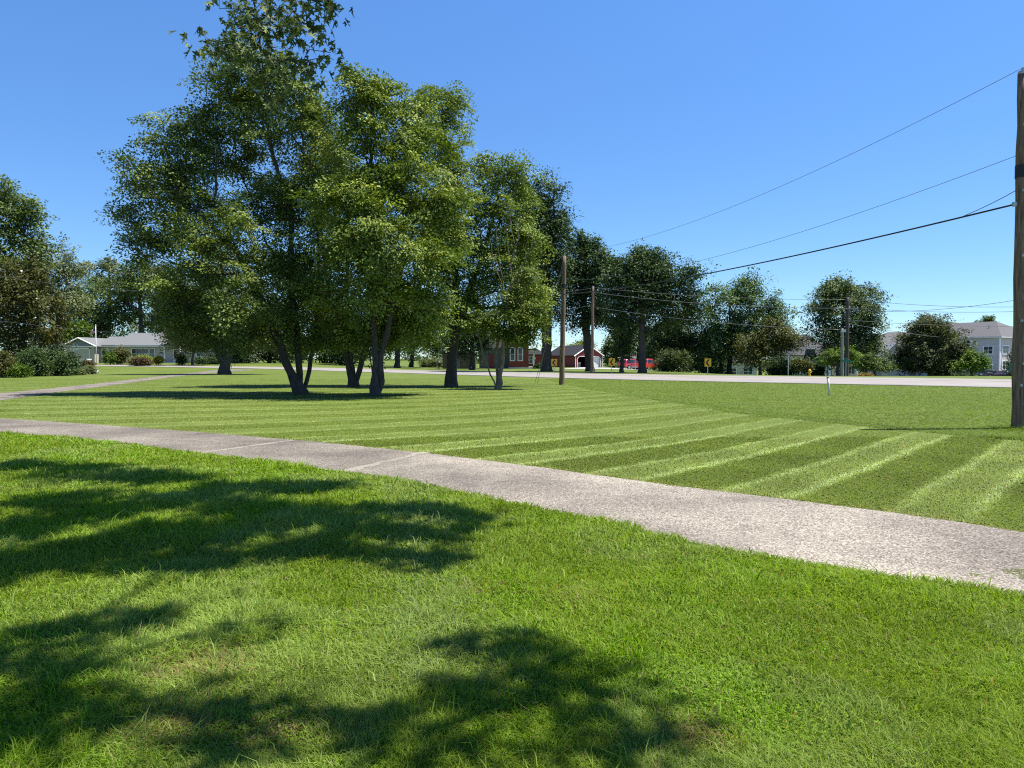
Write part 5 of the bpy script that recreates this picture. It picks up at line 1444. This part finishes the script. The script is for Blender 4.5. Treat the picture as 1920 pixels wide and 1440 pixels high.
def wire(name, label, p0, p1, sag, r, m, n=40, kink=None, cat="wire"):
    p0 = np.asarray(p0); p1 = np.asarray(p1)
    pts = []
    for i in range(n + 1):
        t = i / n; p = p0 * (1 - t) + p1 * t; p = p - np.array([0, 0, 4 * sag * t * (1 - t)]); pts.append(p)
    o = MB().tube(pts, r, 6); ob = o.build(name, m, smooth=True)
    tag(ob, label, cat)
    return ob
top_w = wire("overhead_wire", "thin topmost wire from the near pole's cap to the roadside pole", pt + [-.05, -.08, .12], bt + [.03, -.02, .16], .85, .0065, M_WIRE_GREY, 60)
mid_w = wire("overhead_wire", "thin wire below the topmost one, fixed under the near pole's black band", P(1908, 291, 18), P(1058, 525, 48), .75, .0065, M_WIRE_GREY, 60)
bw0 = P(1903, 383, 18)
wire("cable_bundle", "thick black cable bundle sagging between the near pole and the roadside pole", bw0, P(1057, 552, 48), .32, .022, M_WIRE, 60, cat="cable")
bt_ = .05; sw0 = bw0 * (1 - bt_) + P(1057, 552, 48) * bt_ - np.array([0, 0, 4 * .32 * bt_ * (1 - bt_)])
wire("support_wire", "thin wire rising from the black cable bundle to the near pole", sw0, P(1905, 357, 18), .03, .008, M_WIRE, 12)
wire("guy_wire", "slack guy wire running left and down from the roadside pole", P(1056, 486, 48), GD(1008, 50.5) + [0, 0, .05], .05, .012, M_WIRE_GREY, 16)
wire("guy_wire", "second guy wire below the first, from the roadside pole's black band", P(1055, 536, 48), GD(1003, 50) + [0, 0, .05], .05, .012, M_WIRE_GREY, 16)
R2 = P(2060, 600, 70)
FW = "thin wires in the distance"
ws = [("highest far wire from the grey-brown pole to the dark pole", P(1111, 539, 84), P(1588, 562, 76), .35),
      ("far wire at crossarm height running to the dark pole", P(1111, 548, 84), P(1584, 578, 76), .45),
      ("low far wire between the grey-brown pole and the short grey pole", P(1111, 575, 84), P(1579, 618, 75), .45),
      ("far wire leaving the dark pole's top to the right", P(1588, 560, 76), P(1960, 574, 66), .35),
      ("far wire leaving the crossarm to the right", P(1592, 576, 76), P(1960, 582, 66), .3),
      ("far wire climbing to the right behind the near pole", P(1588, 581, 76), P(1960, 553, 56), .55),
      ("lower far wire right of the rounded tree", P(1588, 600, 76), P(1960, 612, 68), .2),
      ("lowest far wire dipping behind the round dark tree", P(1588, 606, 76), P(1760, 632, 90), .1),
      ("far wire leading left from the grey-brown pole past the roadside pole", P(1110, 540, 84), P(940, 552, 88), .3),
      ("lower far wire leading left into the clump", P(1110, 572, 84), P(900, 590, 88), .4)]
ws += [("thin wire crossing before the left trees towards the ranch house", P(-90, 503, 52), P(335, 546, 98), .5), ("lower thin wire crossing at the height of the flag", P(-90, 590, 52), P(300, 627, 112), .3)]
for lab, a, b, s in ws:
    tag(wire("far_wire", lab, a, b, s, .009 if "left trees" in lab or "the flag" in lab else .018, M_WIRE_GREY, 30), group=FW)

# ------------------------------------------------------------------ signs and small things
def chevron_sign(px, Dd, yc, label):
    b = GD(px, Dd); z = P(px, yc, Dd)[2] - b[2]
    o = thing("chevron_sign", label, "road sign", b, 0, "yellow chevron signs along the curve")
    q = MB(); q.box(-.035, .035, .0, .05, -.2, z + .4); q.build('post', M_METAL, o)
    q = MB(); q.box(-.33, .33, -.03, -.005, z - .40, z + .40); q.build('panel', M_SIGN_Y, o, bevel=.01)
    q = MB(); q.prism([(.20, z + .33), (.02, z + .33), (-.24, z), (.02, z - .33), (.20, z - .33), (-.05, z)], -.036, -.031, 'y'); q.build('chevron', M_SIGN_K, o)
chevron_sign(1039, 88, 680, "yellow chevron sign between the big trunk and the roadside pole, leftmost of three")
chevron_sign(1147, 84, 679, "yellow chevron sign left of the red vehicles")
chevron_sign(1327, 78, 680, "yellow chevron sign standing alone on the right of the rounded bush")

def basketball():
    Dd = 120; b = GD(1188, Dd); z = P(1188, 664, Dd)[2] - b[2]
    o = thing("basketball_hoop", "clear basketball backboard on a post above the red vehicles", "basketball hoop", b)
    q = MB(); q.tube([(0.35, .5, -.1), (.35, .5, z - .6), (.1, .15, z)], .06, 8); q.build('post', M_METAL, o)
    q = MB()
    for (x0, x1, z0, z1) in ((-.45, .45, z + .32, z + .4), (-.45, .45, z - .4, z - .32), (-.45, -.38, z - .32, z + .32), (.38, .45, z - .32, z + .32), (-.2, .2, z + .1, z + .14), (-.2, -.16, z - .2, z + .1), (.16, .2, z - .2, z + .1)):
        q.box(x0, x1, -.03, .02, z0, z1)
    q.build('backboard_frame', M_WHITE, o)
    q = MB(); q.box(-.38, .38, -.012, .0, z - .32, z + .32); q.build('backboard', M_GLASS, o)
    q = MB(); q.tube([(.22 * math.cos(a), -.3 + .22 * math.sin(a), z - .22) for a in np.linspace(0, 2 * math.pi, 17)], .018, 6, caps=False); q.build('rim', M_LAMP_RED, o)
    q = MB()
    for a in np.linspace(0, 2 * math.pi, 9)[:-1]:
        q.tube([(.22 * math.cos(a), -.3 + .22 * math.sin(a), z - .23), (.12 * math.cos(a + .3), -.3 + .12 * math.sin(a + .3), z - .65)], .012, 4)
    q.build('net', M_WHITE, o)
basketball()

def flagpole():
    Dd = 112; b = GD(181, Dd); top = P(181, 610, Dd)[2] - b[2]
    o = thing("flagpole", "white flagpole with a stars and stripes flag in front of the ranch house", "flagpole", b)
    q = MB(); q.tube([(0, 0, -.1), (0, 0, top)], [.06, .035], 10); q.tube([(0, 0, top), (0, 0, top + .06), (0, 0, top + .12)], [.03, .07, .02], 8); q.build('pole', M_WHITE, o, smooth=True)
    m = MB(); nx, nz = 12, 13; V = []
    wv = lambda u: (.10 * math.sin(u * 7), u)
    for j in range(nz + 1):
        for i in range(nx + 1):
            u = i / nx; V.append((-.06 - .82 * u, .12 * math.sin(u * 7 + j * .15) * u, top - .42 - (j / nz) * .72 - .62 * u * u))
    fs = []
    mi = []
    for j in range(nz):
        for i in range(nx):
            a = j * (nx + 1) + i; fs.append((a, a + 1, a + nx + 2, a + nx + 1)); mi.append(2 if (j < 7 and i < 5) else (0 if j % 2 == 0 else 1))
    m.add(V, fs); m.mi = mi
    f = m.build('flag', [M_FLAG_R, M_FLAG_W, M_FLAG_B], o, smooth=True)
    s = f.modifiers.new("cloth", 'SOLIDIFY'); s.thickness = .006
flagpole()

def small_things():
    Dd = 100; b = GD(156, Dd)
    o = thing("generator_box", "white utility box with a dark front by the ranch house garage", "utility box", b)
    q = MB(); q.box(-.7, .75, -.4, .5, -.1, 1.0); q.build('body', M_WHITE, o, bevel=.04)
    q = MB(); q.box(-.02, .6, -.43, -.402, .1, .78); q.build('front_panel', M_DARK, o)
    q = MB(); q.box(-.78, .83, -.46, .56, 1.0, 1.1); q.build('lid', M_WHITE, o, bevel=.02)
    Dd = 82; b = GD(177, Dd); mb = MB()
    bm = bmesh.new(); bmesh.ops.create_icosphere(bm, subdivisions=3, radius=.45)
    for v in bm.verts:
        n = .8 + .35 * math.sin(v.co.x * 5 + 1) * math.cos(v.co.y * 6) + .1 * math.sin(v.co.z * 9)
        v.co = Vector((v.co.x * 1.2 * n, v.co.y * n, v.co.z * .75 * n + .15))
    me = bpy.data.meshes.new("white_rock"); bm.to_mesh(me); bm.free(); me.materials.append(M_ROCK)
    r = link("white_rock", me); r.location = tuple(b); tag(r, "large white rock at the end of the hosta bed", "rock")
    Dd = 107; b = GD(304, Dd)
    o = thing("bird_feeder", "roofed bird feeder on a thin pole before the ranch house", "bird feeder", b)
    q = MB(); q.tube([(0, 0, -.1), (0, 0, 1.35)], .035, 8); q.build('pole', M_WHITE_W, o)
    q = MB(); q.box(-.18, .18, -.16, .16, 1.35, 1.65); q.build('seed_box', M_WHITE_W, o)
    q = MB(); q.prism([(-.36, 1.65), (.36, 1.65), (0, 1.86)], -.3, .3, 'y'); q.build('roof', M_SHINGLE, o)
    # leaning white marker post on the verge
    b = G(1555, 741.5); t = P(1552, 706, b[1])
    o = thing("marker_post", "slightly leaning white marker post on the grass before the road", "post", b)
    d = t - b
    q = MB(); q.tube([np.zeros(3) - d * .05, d * .5, d * .93], [.05, .05, .048], 12); q.build('post', M_WHITE_W, o, smooth=True)
    q = MB(); q.tube([d * .93, d * .99, d * 1.02], [.054, .05, .025], 12); q.build('weathered_cap', M_POLE_GREY, o, smooth=True)
    Dd = 76; b = GD(1478, Dd); z = P(1478, 666, Dd)[2] - b[2]
    o = thing("roadside_post", "plain grey metal post before the olive mushroom-shaped bush", "post", b)
    q = MB(); q.tube([(0, 0, -.1), (0, 0, z)], .05, 8); q.build('shaft', M_METAL, o)
    q = MB(); q.box(-.08, .08, -.06, .06, z, z + .08); q.build('cap', M_METAL, o)
    # hydrant
    b = GD(1518, 88)
    o = thing("fire_hydrant", "yellow fire hydrant across the road near the grey post", "fire hydrant", b)
    q = MB(); q.tube([(0, 0, -.05), (0, 0, .04), (0, 0, .05), (0, 0, .62), (0, 0, .64), (0, 0, .67), (0, 0, .76), (0, 0, .82)], [.19, .19, .13, .13, .17, .16, .12, .04], 16); q.build('barrel', M_HYDRANT, o)
    for s in (-1, 1):
        q = MB(); q.tube([(s * .1, 0, .46), (s * .22, 0, .46)], .065, 10); q.build('outlet', M_HYDRANT, o)
    q = MB(); q.tube([(0, -.1, .42), (0, -.23, .42)], .085, 12); q.build('pumper_outlet', M_HYDRANT, o)
    # street name sign
    Dd = 74; b = GD(1586, Dd); z = P(1586, 679, Dd)[2] - b[2]
    o = thing("street_name_sign", "green street name blades on a thin post at the foot of the poles", "street sign", b)
    q = MB(); q.tube([(0, 0, -.1), (0, 0, z)], .035, 8); q.build('post', M_METAL, o)
    q = MB(); q.box(-.45, .5, -.012, .012, z, z + .2); q.build('blade', M_SIGN_G, o)
    q = MB(); q.box(-.012, .012, -.45, .45, z + .22, z + .42); q.build('blade', M_SIGN_G, o)
    # green sign left of the near pole
    Dd = 72; b = GD(1899, Dd); z = P(1899, 690, Dd)[2] - b[2]
    o = thing("green_road_sign", "rounded green road sign half hidden by the near utility pole", "road sign", b)
    q = MB(); q.box(-.03, .03, 0, .06, -.3, z); q.build('post', M_METAL, o)
    q = MB(); q.box(-.33, .45, -.03, -.004, z - .35, z + .42); q.build('panel', M_SIGN_G, o, bevel=.02)
    # mailbox across the road
    Dd = 112; b = GD(823, Dd)
    o = thing("mailbox", "small mailbox on a dark post across the road by the brown shed", "mailbox", b)
    q = MB(); q.box(-.05, .05, -.05, .05, -.1, 1.0); q.build('post', M_DARK, o)
    q = MB(); q.prism([(-.16, 1.0), (.16, 1.0), (.16, 1.16), (.09, 1.27), (-.09, 1.27), (-.16, 1.16)], -.3, .3, 'y'); q.build('box', M_WHITE_W, o)
    # brick and wrought entrance wall seen past the round tree
    Dd = 99; b = GD(1672, Dd)
    o = thing("low_entrance_wall", "low whitish entrance wall with a pale plaque left of the round tree", "wall", b)
    q = MB(); q.box(-.75, .75, 0, .3, -.3, .62); q.build('wall', M_BRICK_TAN, o)
    q = MB(); q.box(-.85, .85, -.06, .36, .62, .72); q.build('coping', M_ROCK, o)
    q = MB(); q.box(-.4, .4, -.03, -.002, .2, .45); q.build('plaque', M_WHITE_W, o)
    b = GD(1706, Dd)
    o = thing("low_entrance_wall", "low whitish entrance wall nearer the trunk of the round tree", "wall", b)
    q = MB(); q.box(-.55, .55, 0, .3, -.3, .62); q.build('wall', M_BRICK_TAN, o)
    q = MB(); q.box(-.65, .65, -.06, .36, .62, .72); q.build('coping', M_ROCK, o)
small_things()
